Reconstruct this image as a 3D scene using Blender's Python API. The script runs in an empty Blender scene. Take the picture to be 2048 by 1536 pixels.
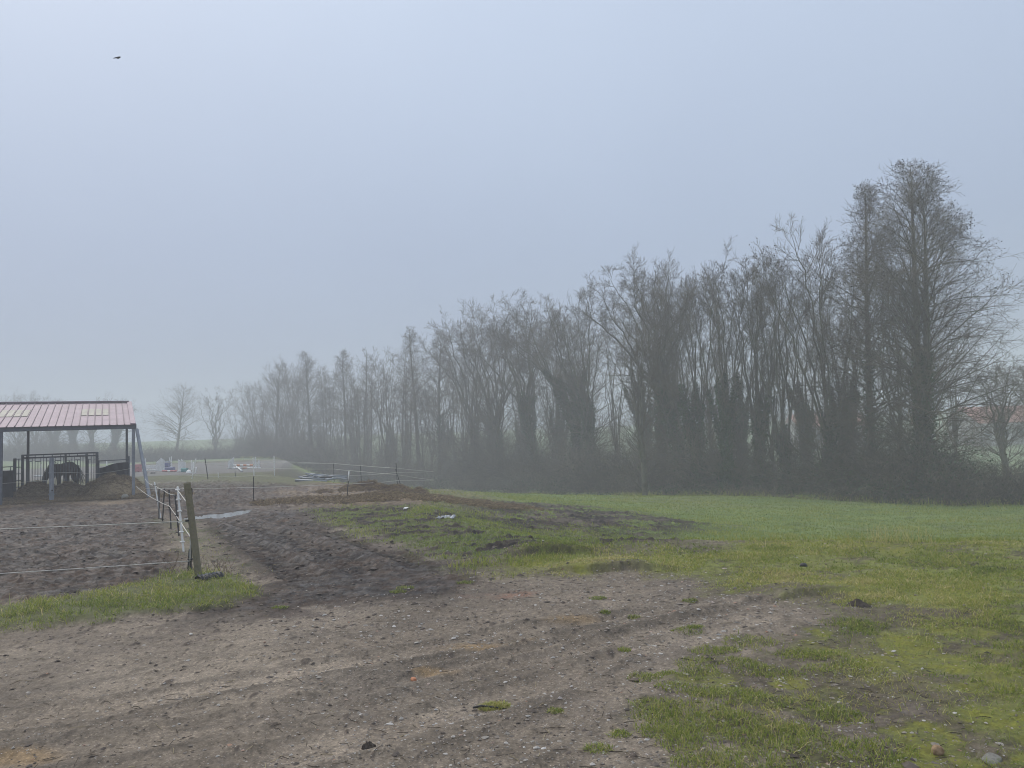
import bpy, math, random
import numpy as np
from mathutils import Vector, Matrix

SC = bpy.context.scene
COL = SC.collection
PI = math.pi
R = math.radians

# ------------------------------------------------------------------ camera
EYE = 1.6
FPX, CX, CY = 1550.0, 1024.0, 768.0
PITCH, ROLL = math.atan(104 / 1550.0), R(2.0)
FWD = np.array([0, math.cos(PITCH), math.sin(PITCH)])
_r0 = np.array([1.0, 0, 0]); _u0 = np.array([0, -math.sin(PITCH), math.cos(PITCH)])
UPV = _u0 * math.cos(ROLL) + _r0 * math.sin(ROLL)
RGT = _r0 * math.cos(ROLL) - _u0 * math.sin(ROLL)
CAMP = np.array([0, 0, EYE])

cam_d = bpy.data.cameras.new('camera'); cam = bpy.data.objects.new('camera', cam_d); COL.objects.link(cam)
cam_d.sensor_width = 36; cam_d.lens = FPX / 2048 * 36
cam_d.clip_end = 2000; cam_d.clip_start = 0.05
cam.matrix_world = Matrix((
    (RGT[0], UPV[0], -FWD[0], 0), (RGT[1], UPV[1], -FWD[1], 0), (RGT[2], UPV[2], -FWD[2], EYE), (0, 0, 0, 1)))
SC.camera = cam

# ------------------------------------------------------------------ noise
def _hash(ix, iy, seed):
    h = (ix.astype(np.int64) * 374761393 + iy.astype(np.int64) * 668265263 + seed * 1442695041) & 0xFFFFFFFF
    h = ((h ^ (h >> 13)) * 1274126177) & 0xFFFFFFFF
    h = ((h ^ (h >> 16)) * 2246822519) & 0xFFFFFFFF
    return ((h ^ (h >> 15)) & 0xFFFFFF) / float(0xFFFFFF)

def vn(x, y, seed=0):
    """value noise in -1..1"""
    x = np.asarray(x, float); y = np.asarray(y, float)
    ix = np.floor(x); iy = np.floor(y); fx = x - ix; fy = y - iy
    u = fx * fx * fx * (fx * (fx * 6 - 15) + 10); v = fy * fy * fy * (fy * (fy * 6 - 15) + 10)
    a = _hash(ix, iy, seed); b = _hash(ix + 1, iy, seed); c = _hash(ix, iy + 1, seed); d = _hash(ix + 1, iy + 1, seed)
    return ((a * (1 - u) + b * u) * (1 - v) + (c * (1 - u) + d * u) * v) * 2 - 1

def fbm(x, y, seed=0, octv=4, gain=0.5):
    x = np.asarray(x, float); y = np.asarray(y, float)
    s = np.zeros(np.broadcast(x, y).shape); a = 1.0; t = 0
    for i in range(octv):
        c, sn = math.cos(0.7 * i + 0.4), math.sin(0.7 * i + 0.4)
        k = 2.03 ** i
        s = s + a * vn((x * c - y * sn) * k + 17.3 * i, (x * sn + y * c) * k - 9.1 * i, seed + i * 31); t += a; a *= gain
    return s / t

def sstep(a, b, x):
    t = np.clip((np.asarray(x, float) - a) / (b - a), 0, 1)
    return t * t * (3 - 2 * t)

# ------------------------------------------------------------------ terrain
EDGE = np.array([(-75, 150), (-60, 130), (-32, 100), (-22, 75), (-16.5, 55), (-13.0, 41), (-8.6, 33), (-5.2, 27), (-2.6, 20), (-0.9, 13.4), (0.3, 11.5), (3.3, 10.8), (6.4, 9.9),
                 (10, 8.9), (22, 7.5), (60, 6.0)], float)

def seg_dist(X, Y, pts, closed=False):
    X = np.asarray(X, float); Y = np.asarray(Y, float)
    best = np.full(np.broadcast(X, Y).shape, 1e9)
    n = len(pts)
    for i in range(n if closed else n - 1):
        ax, ay = pts[i]; bx, by = pts[(i + 1) % n]
        dx, dy = bx - ax, by - ay
        t = np.clip(((X - ax) * dx + (Y - ay) * dy) / (dx * dx + dy * dy + 1e-12), 0, 1)
        best = np.minimum(best, (X - ax - t * dx) ** 2 + (Y - ay - t * dy) ** 2)
    return np.sqrt(best)

def inside(X, Y, pts):
    X = np.asarray(X, float); Y = np.asarray(Y, float)
    c = np.zeros(np.broadcast(X, Y).shape, bool); n = len(pts)
    for i in range(n):
        ax, ay = pts[i]; bx, by = pts[(i + 1) % n]
        if ay == by: continue
        c ^= ((ay > Y) != (by > Y)) & (X < (bx - ax) * (Y - ay) / (by - ay) + ax)
    return c

FIELDPOLY = np.vstack([EDGE, [(400, 6), (400, 500), (-75, 500)]])

def field_sd(X, Y):
    d = seg_dist(X, Y, EDGE)
    return np.where(inside(X, Y, FIELDPOLY), d, -d)

def zbase(X, Y):
    X = np.asarray(X, float); Y = np.asarray(Y, float)
    r = np.hypot(X, Y)
    d = field_sd(X, Y)
    fall = -2.0 * (1 - np.exp(-(0.088 + .28 * sstep(36, 55, Y)) * np.maximum(d, 0)))
    fall = fall - 1.0 * sstep(38, 72, Y) * sstep(2, 10, d)
    fall = fall * (1 - sstep(110, 175, r))
    fall = fall + 0.05 * sstep(-1.6, 0, d) * (1 - sstep(0, 1.2, d)) * (1 - sstep(14, 20, Y))
    hill = 3.6 * sstep(105, 240, r) + 0.35 * sstep(90, 140, r) * vn(X * .02, Y * .02, 5)
    return fall + hill

def rayd(px, py):
    px = np.asarray(px, float); py = np.asarray(py, float)
    a = (px - CX) / FPX; b = (CY - py) / FPX
    d = FWD[None] + a.reshape(-1, 1) * RGT[None] + b.reshape(-1, 1) * UPV[None]
    return d / d[:, 1:2]

def P(px, py, Y):
    """point seen along photo pixel (px, py) at forward distance Y"""
    return CAMP + rayd([px], [py])[0] * Y

def G(px, py, ymax=260.0):
    """where the line of sight of a photo pixel meets the ground"""
    px = np.atleast_1d(np.asarray(px, float)); py = np.atleast_1d(np.asarray(py, float))
    d = rayd(px, py)
    out = np.zeros((len(px), 3))
    ys = np.concatenate([np.arange(0.5, 30, 0.05), np.arange(30, ymax, 0.25)])
    for i in range(len(px)):
        pts = CAMP + d[i][None] * ys[:, None]
        below = pts[:, 2] - zbase(pts[:, 0], pts[:, 1]) <= 0
        k = int(np.argmax(below)) if below.any() else len(ys) - 1
        k = max(k, 1)
        lo, hi = ys[k - 1], ys[k]
        for _ in range(14):
            m = (lo + hi) / 2; q = CAMP + d[i] * m
            if q[2] > float(zbase(q[0], q[1])): lo = m
            else: hi = m
        out[i] = CAMP + d[i] * hi
        out[i, 2] = float(zbase(out[i, 0], out[i, 1]))
    return out

def G1(px, py): return G(px, py)[0]

def GY(px, Y):
    """ground point in the vertical plane through photo column px (taken at the horizon) at forward distance Y"""
    py = 872 - math.tan(ROLL) * (px - CX)
    q = P(px, py, Y); q[2] = float(zbase(q[0], q[1])); return q

# ------------------------------------------------------------------ mesh helpers
def new_mesh(name, V, faces, smooth=False):
    """V (n,3); faces: list of int arrays (m,3) or (m,4)"""
    me = bpy.data.meshes.new(name)
    V = np.asarray(V, np.float32)
    me.vertices.add(len(V)); me.vertices.foreach_set('co', V.ravel())
    faces = [np.asarray(f, np.int32) for f in faces if len(f)]
    nl = sum(f.size for f in faces); npoly = sum(len(f) for f in faces)
    me.loops.add(nl); me.polygons.add(npoly)
    me.loops.foreach_set('vertex_index', np.concatenate([f.ravel() for f in faces]))
    tot = np.concatenate([np.full(len(f), f.shape[1], np.int32) for f in faces])
    start = np.concatenate([[0], np.cumsum(tot)[:-1]]).astype(np.int32)
    me.polygons.foreach_set('loop_start', start)
    try: me.polygons.foreach_set('loop_total', tot)
    except Exception: pass
    me.polygons.foreach_set('use_smooth', np.full(npoly, smooth, bool))
    me.update(calc_edges=True); me.validate()
    return me

def fattr(me, name, vals):
    a = me.attributes.new(name, 'FLOAT', 'POINT'); a.data.foreach_set('value', np.asarray(vals, np.float32).ravel())

def cattr(me, name, vals):
    a = me.attributes.new(name, 'FLOAT_COLOR', 'POINT'); v = np.ones((len(vals), 4), np.float32); v[:, :3] = vals
    a.data.foreach_set('color', v.ravel())

def obj(name, me, mat=None, parent=None, loc=None):
    o = bpy.data.objects.new(name, me); COL.objects.link(o)
    if mat is not None: me.materials.append(mat)
    if parent is not None: o.parent = parent
    if loc is not None: o.location = loc
    return o

def tag(o, label=None, cat=None, group=None, kind=None):
    if label: o['label'] = label
    if cat: o['category'] = cat
    if group: o['group'] = group
    if kind: o['kind'] = kind
    return o

def empty(name, loc, label, cat, group=None):
    o = bpy.data.objects.new(name, None); COL.objects.link(o); o.location = [float(c) for c in loc]
    o.empty_display_size = 0.1
    return tag(o, label, cat, group)

def nrm(v):
    return v / (np.linalg.norm(v, axis=-1, keepdims=True) + 1e-12)

def tubes(pts, rad, S):
    """pts (n,K,3) rad (n,K) -> verts, quads"""
    n, K, _ = pts.shape
    t = np.empty_like(pts)
    t[:, 1:-1] = pts[:, 2:] - pts[:, :-2]; t[:, 0] = pts[:, 1] - pts[:, 0]; t[:, -1] = pts[:, -1] - pts[:, -2]
    t = nrm(t)
    ax = nrm(pts[:, -1] - pts[:, 0])
    ref = np.where(np.abs(ax[:, 2:3]) > 0.8, np.array([[1.0, 0.13, 0]]), np.array([[0.05, 0.1, 1.0]]))
    ref = np.repeat(ref[:, None], K, 1)
    u = nrm(np.cross(t, ref)); w = np.cross(t, u)
    a = np.arange(S) / S * 2 * PI
    ring = u[:, :, None] * np.cos(a)[None, None, :, None] + w[:, :, None] * np.sin(a)[None, None, :, None]
    V = pts[:, :, None] + ring * rad[:, :, None, None]
    base = (np.arange(n) * K * S)[:, None, None] + (np.arange(K - 1) * S)[None, :, None] + np.arange(S)[None, None]
    base2 = (np.arange(n) * K * S)[:, None, None] + (np.arange(K - 1) * S)[None, :, None] + ((np.arange(S) + 1) % S)[None, None]
    Q = np.stack([base, base2, base2 + S, base + S], -1).reshape(-1, 4)
    return V.reshape(-1, 3), Q

class MB:
    """collects boxes, bars and tubes (world coordinates) for one mesh"""
    def __init__(s): s.v = []; s.f = []; s.n = 0
    def add(s, V, F):
        V = np.asarray(V, float); s.v.append(V)
        for f in (F if isinstance(F, list) else [F]): s.f.append(np.asarray(f, int) + s.n)
        s.n += len(V); return s
    def bar(s, a, b, w, h=None, up=(0, 0, 1), ch=0.12):
        """rectangular bar with chamfered long edges from a to b"""
        h = w if h is None else h
        a = np.asarray(a, float); b = np.asarray(b, float); t = nrm(b - a); up = np.asarray(up, float)
        if abs(t @ up) > 0.95: up = np.array([0.0, 1, 0]) if abs(t[1]) < .9 else np.array([1.0, 0, 0])
        x = nrm(np.cross(t, up)); y = np.cross(x, t)
        c = min(w, h) * ch; W, H = w / 2, h / 2
        pr = [(-W + c, -H), (W - c, -H), (W, -H + c), (W, H - c), (W - c, H), (-W + c, H), (-W, H - c), (-W, -H + c)]
        V = [a + x * p + y * q for p, q in pr] + [b + x * p + y * q for p, q in pr]
        F4 = [[i, (i + 1) % 8, 8 + (i + 1) % 8, 8 + i] for i in range(8)]
        caps = [[0, 7, 6, 5], [0, 5, 4, 1], [1, 4, 3, 2], [8, 9, 12, 13], [9, 10, 11, 12], [8, 13, 14, 15]]
        return s.add(V, np.array(F4 + caps))
    def box(s, c, size, rz=0.0, ch=0.04):
        c = np.asarray(c, float); x = np.array([math.cos(rz), math.sin(rz), 0])
        return s.bar(c - x * size[0] / 2, c + x * size[0] / 2, size[1], size[2], ch=ch)
    def cyl(s, a, b, r0, r1=None, S=10):
        r1 = r0 if r1 is None else r1
        a = np.asarray(a, float); b = np.asarray(b, float)
        V, Q = tubes(np.array([[a, b]]), np.array([[r0, r1]]), S)
        V = np.vstack([V, a, b])
        T = [[(i + 1) % S, i, 2 * S] for i in range(S)] + [[S + i, S + (i + 1) % S, 2 * S + 1] for i in range(S)]
        return s.add(V, [Q, np.array(T)])
    def path(s, pts, rad, S=8):
        pts = np.asarray(pts, float); K = len(pts); rad = np.full(K, rad) if np.isscalar(rad) else np.asarray(rad, float)
        V, Q = tubes(pts[None], rad[None], S)
        V = np.vstack([V, pts[0], pts[-1]])
        e = (K - 1) * S
        T = [[(i + 1) % S, i, K * S] for i in range(S)] + [[e + i, e + (i + 1) % S, K * S + 1] for i in range(S)]
        return s.add(V, [Q, np.array(T)])
    def quadsheet(s, V4): return s.add(V4, np.array([[0, 1, 2, 3]]))
    def build(s, name, mat, parent=None, smooth=False, loc=None):
        V = np.vstack(s.v)
        off = np.zeros(3)
        if parent is not None:
            p = parent
            while p is not None: off = off + np.array(p.location); p = p.parent
        elif loc is not None: off = np.asarray(loc, float)
        byk = {}
        for f in s.f: byk.setdefault(f.shape[1], []).append(f)
        me = new_mesh(name, V - off, [np.vstack(x) for x in byk.values()], smooth)
        return obj(name, me, mat, parent, None if parent is not None else [float(c) for c in off])

# ------------------------------------------------------------------ materials
def mk(name, rough=0.8):
    m = bpy.data.materials.new(name); m.use_nodes = True
    nt = m.node_tree; b = nt.nodes['Principled BSDF']; b.inputs['Roughness'].default_value = rough
    return m, nt, b

def node(nt, t, **kw):
    n = nt.nodes.new(t)
    for k, v in kw.items(): setattr(n, k, v)
    return n

def ramp(nt, fac, stops):
    r = node(nt, 'ShaderNodeValToRGB'); nt.links.new(fac, r.inputs[0])
    e = r.color_ramp.elements
    while len(e) < len(stops): e.new(0.5)
    for el, (p, c) in zip(e, stops): el.position = p; el.color = (*c, 1)
    return r.outputs[0]

def noise(nt, scale, detail=4, rough=0.6, coord='Object', vec=None):
    n = node(nt, 'ShaderNodeTexNoise'); n.inputs['Scale'].default_value = scale; n.inputs['Detail'].default_value = detail
    n.inputs['Roughness'].default_value = rough
    if vec is None:
        tc = node(nt, 'ShaderNodeTexCoord'); vec = tc.outputs[coord]
    nt.links.new(vec, n.inputs['Vector']); return n.outputs[0]

def bump(nt, b, h, strength, dist):
    n = node(nt, 'ShaderNodeBump'); n.inputs['Strength'].default_value = strength; n.inputs['Distance'].default_value = dist
    nt.links.new(h, n.inputs['Height']); nt.links.new(n.outputs[0], b.inputs['Normal'])

def mat2(name, c1, c2, scale=8, rough=0.75, bmp=0.3, metal=0.0, c3=None, dist=0.01, spec=0.4):
    m, nt, b = mk(name, rough)
    f = noise(nt, scale, 6, 0.65)
    st = [(0.32, c1), (0.68, c2)] if c3 is None else [(0.28, c1), (0.52, c2), (0.72, c3)]
    nt.links.new(ramp(nt, f, st), b.inputs['Base Color'])
    b.inputs['Metallic'].default_value = metal
    b.inputs['Specular IOR Level'].default_value = spec
    if bmp: bump(nt, b, noise(nt, scale * 4, 5, 0.7), bmp, dist)
    return m

def mat_tint(name, stops, rough=0.7, spec=0.25, trans=0.0):
    """colour from the per-point 'tint' attribute"""
    m, nt, b = mk(name, rough)
    a = node(nt, 'ShaderNodeAttribute', attribute_name='tint')
    nt.links.new(ramp(nt, a.outputs['Fac'], stops), b.inputs['Base Color'])
    b.inputs['Specular IOR Level'].default_value = spec
    return m
# ------------------------------------------------------------------ zones of the ground (outlines as ground positions)
def gpoly(pxs):
    a = np.array(pxs, float); return G(a[:, 0], a[:, 1])[:, :2]

Z_VERGE = gpoly([(-400, 1330), (0, 1264), (200, 1247), (400, 1222), (500, 1200), (528, 1180), (505, 1158), (450, 1150), (390, 1148), (330, 1158), (250, 1180), (120, 1200), (0, 1213), (-400, 1262)])
Z_VERGE2 = gpoly([(312, 1040), (400, 1032), (440, 1090), (520, 1150), (500, 1170), (420, 1160), (370, 1120), (345, 1075)])
Z_LANE = gpoly([(395, 1033), (500, 1022), (600, 1018), (640, 1045), (705, 1080), (800, 1105), (905, 1140), (945, 1165), (880, 1187), (700, 1202), (560, 1222), (430, 1235), (380, 1228), (520, 1195), (540, 1180), (520, 1150), (455, 1095)])
Z_PADDOCK = gpoly([(-600, 985), (0, 1008), (280, 1000), (330, 1035), (330, 1080), (372, 1140), (300, 1165), (180, 1192), (0, 1215), (-600, 1290)])
Z_YARD = gpoly([(270, 962), (450, 960), (640, 972), (800, 985), (700, 1010), (620, 1030), (480, 1040), (390, 1040), (330, 1040), (275, 1010)])
Z_PATCH = gpoly([(600, 1022), (760, 1010), (920, 1022), (1010, 1045), (1300, 1060), (1400, 1085), (1250, 1100), (1000, 1130), (920, 1140), (820, 1100), (700, 1070)])
Z_HEAPST = gpoly([(540, 985), (640, 968), (860, 978), (1010, 1002), (1015, 1026), (900, 1022), (760, 1012), (620, 1020), (540, 1010)])
Z_FMUD = gpoly([(930, 1000), (1010, 1003), (1160, 1012), (1290, 1028), (1400, 1042), (1470, 1055), (1360, 1076), (1180, 1078), (1000, 1060), (900, 1030)])
Z_LAWN = gpoly([(925, 1150), (1000, 1160), (1120, 1158), (1260, 1150), (1400, 1168), (1440, 1193), (1540, 1200), (1610, 1225), (1570, 1262), (1480, 1285), (1390, 1330), (1330, 1390), (1285, 1430), (1310, 1480), (1420, 1500), (1330, 1560), (1500, 1700), (3200, 1800), (3200, 1045), (1400, 1083), (1000, 1105), (930, 1130)])
Z_DENSE = gpoly([(1000, 1150), (1260, 1140), (1430, 1165), (1560, 1195), (1680, 1215), (1720, 1260), (1820, 1350), (1900, 1450), (1850, 1560), (1900, 1750), (3200, 1800), (3200, 1045), (1400, 1083), (1000, 1105)])
Z_STRIP = gpoly([(275, 948), (560, 952), (720, 962), (600, 970), (420, 966), (280, 968)])
Z_BARNST = gpoly([(-500, 978), (0, 984), (150, 982), (275, 985), (305, 998), (230, 1012), (100, 1010), (0, 1018), (-500, 1020)])
ARENA = np.array([(-75, 44.5), (-22, 45.5), (-14.6, 46.5), (-16.2, 55), (-21.6, 76), (-75, 80)], float)
MOSS = [(1960, 1500, .55), (1890, 1470, .45), (2030, 1440, .5), (1990, 1345, .5), (1900, 1335, .35), (1860, 1300, .4), (2040, 1290, .45), (1590, 1362, .18), (1680, 1170, .25), (1640, 1165, .2), (1850, 1330, .4), (1960, 1265, .4), (1780, 1440, .25), (1720, 1090, .7), (1560, 1085, .6), (1860, 1180, .5)]
SPOTS = [(960, 1290, .42, .16, 0), (1030, 1282, .3, .1, 0), (1005, 1190, .5, .3, 1), (1040, 1188, .4, .2, 1), (1150, 1235, .4, .2, 0), (40, 1510, .3, .15, 0), (870, 1345, .2, .1, 0)]
_m = G([p[0] for p in MOSS], [p[1] for p in MOSS]); MOSSW = [(q[0], q[1], s[2]) for q, s in zip(_m, MOSS)]
_m = G([p[0] for p in SPOTS], [p[1] for p in SPOTS]); SPOTW = [(q[0], q[1], s[2], s[3], s[4]) for q, s in zip(_m, SPOTS)]
LANE_A, LANE_B = G1(800, 1160)[:2], G1(500, 1040)[:2]
LANE_D = nrm(LANE_B - LANE_A); LANE_N = np.array([-LANE_D[1], LANE_D[0]])

def sd(X, Y, poly):
    d = seg_dist(X, Y, poly, True); return np.where(inside(X, Y, poly), d, -d)

def masks(X, Y):
    X = np.asarray(X, float); Y = np.asarray(Y, float)
    n1 = fbm(X * 1.1, Y * 1.1, 11, 5, .6); n2 = fbm(X * 3.5, Y * 3.5, 23, 4, .6); n3 = fbm(X * .35, Y * .35, 41, 3)
    e = 0.30 * n1 + 0.16 * n2
    M = {}
    M['n1'], M['n2'], M['n3'] = n1, n2, n3
    fd = field_sd(X, Y)
    M['field'] = sstep(-.2, .5, fd + e * 1.2) * (1 - sstep(120, 150, Y))
    M['verge'] = sstep(-.08, .15, sd(X, Y, Z_VERGE) + e * .95)
    M['verge2'] = sstep(-.25, .45, sd(X, Y, Z_VERGE2) + e) * .8
    M['lane'] = sstep(-.22, .28, sd(X, Y, Z_LANE) + e * 1.1)
    M['paddock'] = sstep(-.2, .3, sd(X, Y, Z_PADDOCK) + e)
    M['yard'] = sstep(-.6, .8, sd(X, Y, Z_YARD) + e * 2)
    M['patch'] = sstep(-.5, .6, sd(X, Y, Z_PATCH) + e * 2)
    M['heapst'] = sstep(-1.0, 1.0, sd(X, Y, Z_HEAPST) + e * 2.5)
    M['fmud'] = sstep(-.9, 1.2, sd(X, Y, Z_FMUD) + e * 3.2)
    dl = sd(X, Y, Z_LAWN)
    M['lawn'] = sstep(-.25, .55, dl + e * 1.3)
    M['dense'] = sstep(-.5, .9, sd(X, Y, Z_DENSE) + e * 1.6)
    M['barnst'] = sstep(-.5, .5, sd(X, Y, Z_BARNST) + e * 1.6)
    M['strip'] = sstep(-1, 1.5, sd(X, Y, Z_STRIP) + e * 3)
    M['arena'] = sstep(-.3, .3, sd(X, Y, ARENA) + e * .5)
    mo = np.zeros(X.shape)
    for x, y, s in MOSSW:
        mo = np.maximum(mo, 1 - np.hypot(X - x, (Y - y)) / (s * 1.3))
    M['moss'] = sstep(.15, .6, mo + 1.1 * n2 + .7 * n1 - .12) * np.maximum(M['lawn'], 0)
    o0 = np.zeros(X.shape); o1 = np.zeros(X.shape)
    for x, y, a, b, k in SPOTW:
        v = 1 - np.hypot((X - x) / a, (Y - y) / b)
        v = sstep(0, .9, v + .35 * n1 + .25 * n2)
        if k: o1 = np.maximum(o1, v)
        else: o0 = np.maximum(o0, v)
    M['tan'], M['brick'] = o0, o1
    M['fd'] = fd
    # land beyond: grass everywhere behind the yard that is not something else
    far = sstep(88, 93, np.hypot(X, Y)) * (1 - M['arena'])
    M['far'] = far
    back = sstep(27, 33, Y + 2 * n3) * (1 - M['arena']) * (1 - M['field'])
    M['back'] = back
    return M

def lerp(a, b, t): return a + (b - a) * t[..., None]

# ground sheet: fan of rings round the standpoint, fine where it is near
NA, NR = 980, 900
ang = np.concatenate([np.linspace(-180, -52, 70)[:-1], np.linspace(-52, -41, 60)[:-1], np.linspace(-41, 41, NA), np.linspace(41, 52, 60)[1:], np.linspace(52, 180, 70)[1:-1]])
ang = np.radians(ang)
rr = np.concatenate([[0.4, 0.9, 1.5, 2.1, 2.5], np.geomspace(2.8, 60, NR), np.geomspace(60, 300, 180)[1:]])
A_, R_ = np.meshgrid(ang, rr)
GX = (np.sin(A_) * R_).ravel(); GYY = (np.cos(A_) * R_).ravel()

def clodfield(X, Y, cell, seed, dens):
    """lumps: one random bump per cell with probability dens"""
    h = np.zeros(X.shape)
    ix0 = np.floor(X / cell); iy0 = np.floor(Y / cell)
    for dx in (-1, 0, 1):
        for dy in (-1, 0, 1):
            ix = ix0 + dx; iy = iy0 + dy
            a = _hash(ix, iy, seed); b = _hash(ix, iy, seed + 7); c = _hash(ix, iy, seed + 13); s = _hash(ix, iy, seed + 29)
            cx = (ix + .15 + .7 * a) * cell; cy = (iy + .15 + .7 * b) * cell
            rad = cell * (.18 + .42 * s)
            asp = 1 + 0.8 * (c - .5)
            d = np.hypot((X - cx) / asp, (Y - cy) * asp) / rad
            h = np.maximum(h, np.where(c < dens, np.clip(1 - d * d, 0, 1) * rad, 0))
    return h

def relief(X, Y, M):
    """small-scale height of the ground"""
    r = np.hypot(X, Y)
    fade = 1 - sstep(45, 80, r)
    mud = np.clip(np.maximum.reduce([M['lane'], M['paddock'], M['yard'], M['fmud'] * .9, M['patch'] * .7, M['heapst'] * .9]) - M['verge'], 0, 1)
    c1 = fbm(X * 3.0, Y * 3.0, 101, 4, .6); c2 = fbm(X * 9, Y * 9, 131, 3, .6)
    c1b = fbm(X * 4.6, Y * 4.6, 107, 4, .6)
    ch = .028 * (1 - np.abs(c1) * 2) + .030 * (1 - np.abs(c1b) * 2) + .034 * c2 + .6 * clodfield(X + .1 * c1, Y + .1 * c2, .17, 301, .5) + .35 * clodfield(X, Y, .07, 311, .4)
    z = mud * ch * fade * (1 - .35 * M['paddock'])
    # tyre treads pressed into the lane
    u = (X - LANE_A[0]) * LANE_N[0] + (Y - LANE_A[1]) * LANE_N[1]
    v = (X - LANE_A[0]) * LANE_D[0] + (Y - LANE_A[1]) * LANE_D[1]
    u = u + .12 * np.sin(v * .5) + .05 * M['n1']
    tread = np.zeros(X.shape)
    for cu, w, ph in ((.95, .26, 0), (.2, .27, 1.1), (-.5, .22, 2.2), (1.75, .2, .4)):
        band = sstep(w, w * .65, np.abs(u - cu))
        tread += band * (-.028 + .026 * np.sin(2 * PI * (v + .45 * np.abs(u - cu)) / .21 + ph))
        tread += .045 * np.exp(-((np.abs(u - cu) - w * 1.15) / .06) ** 2)
    z = z * (1 - .85 * M['lane']) + M['lane'] * .016 * fbm(X * 16, Y * 16, 103, 3, .7) + (tread * .9 + .30 * clodfield(X + .02 * c2, Y, .055, 321, .6)) * M['lane'] * sstep(0.2, 1.2, v) * (1 - sstep(9, 12, v))
    # gravel: shallow wheel paths, few clods
    grav = np.clip(1 - mud - M['lawn'] - M['verge'] - M['field'], 0, 1)
    z = z + grav * fade * (.010 * fbm(X * 2.2, Y * 2.2, 151, 3) + .006 * fbm(X * 12, Y * 12, 161, 3))
    nearl = np.exp(-np.maximum(-sd(X, Y, Z_LANE), 0) / .8)
    z = z + grav * fade * (.24 * clodfield(X + .02 * c2, Y, .10, 401, .004 + .16 * nearl) + .40 * clodfield(X + .01 * c2, Y, .04, 411, .05 + .2 * nearl))
    tr = sd(X, Y, TRACK1)
    z = z + grav * .022 * (np.exp(-((tr) / .05) ** 2) - np.exp(-((tr + .14) / .1) ** 2))
    tw, te = tracks(X, Y)
    z = z + grav * (-.012 * tw + .010 * te * (1 + fbm(X * 5, Y * 5, 73, 2)))
    # grass: lumpy turf
    turf = np.clip(M['lawn'] + M['verge'], 0, 1)
    z = z + turf * fade * (.022 * fbm(X * 2.6, Y * 2.6, 171, 3) + .012 * fbm(X * 8, Y * 8, 181, 3)) + M['verge'] * .05
    z = z + M['field'] * (1 - M['fmud']) * (.035 * fbm(X * .9, Y * .9, 191, 3) + .028 * fbm(X * 3.2, Y * 3.2, 197, 3)) * (1 - sstep(70, 100, r))
    # swells in front of the arena and by the heap
    z = z + (1 - M['field']) * sstep(24, 30, Y) * (1 - sstep(44, 46, Y)) * (.05 * fbm(X * .4, Y * .4, 211, 3) + .04 * fbm(X * 1.7, Y * 1.7, 213, 3))
    # bank edge seen at the right of the track
    for cx, cy, dx, dy, L, H in BANKS:
        s = (X - cx) * dx + (Y - cy) * dy; t = -(X - cx) * dy + (Y - cy) * dx
        z = z + H * np.exp(-(s / L) ** 2) * sstep(-.06, .05, t + .08 * M['n2']) * (1 - sstep(.15, .9, t))
    # puddle hollow
    qm = np.full(X.shape, 9.0)
    for px_, py_, a_, b_ in PUD:
        qm = np.minimum(qm, np.hypot((X - px_) / a_, (Y - py_) / b_) + .28 * M['n1'] + .12 * M['n2'])
    flat = sstep(1.2, 3.2, qm)
    z = z * (.12 + .88 * flat) - .07 * (1 - sstep(.8, 1.2, qm)) - .02 * (1 - flat)
    return z

TRKS = [gpoly(q) for q in ([(-200, 1475), (300, 1398), (700, 1326), (1050, 1262), (1450, 1203)], [(-200, 1560), (350, 1465), (780, 1375), (1120, 1298), (1480, 1222)], [(380, 1560), (800, 1452), (1100, 1368), (1350, 1288), (1520, 1232)], [(800, 1580), (1040, 1475), (1200, 1395), (1340, 1312)])]
def tracks(X, Y):
    w = np.zeros(X.shape); e = np.zeros(X.shape); j = .05 * vn(X * 1.5, Y * 1.5, 71) + .02 * vn(X * 6, Y * 6, 72)
    for q in TRKS:
        d = seg_dist(X, Y, q) + j
        w = np.maximum(w, sstep(.20, .10, d)); e = np.maximum(e, np.exp(-((d - .23) / .05) ** 2))
    return w, e
TRACK1 = gpoly([(700, 1385), (860, 1335), (1050, 1285), (1250, 1235), (1420, 1205), (1500, 1190), (1520, 1196), (1300, 1240), (1080, 1300), (880, 1352), (720, 1400)])
_b1, _b2, _b3 = G1(1230, 1142), G1(1620, 1192), G1(1100, 1112)
BANKS = [(_b1[0], _b1[1], .98, -.17, .7, .10), (_b2[0], _b2[1], .97, .2, .45, .07), (_b3[0], _b3[1], 1, .1, .5, .12)]
_p1, _p2 = G1(425, 1029), G1(459, 1026)
PUD = [(_p1[0] - .16, _p1[1] - .15, .33, .62), (_p2[0] + .04, _p2[1] + .1, .30, .95)]

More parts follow.
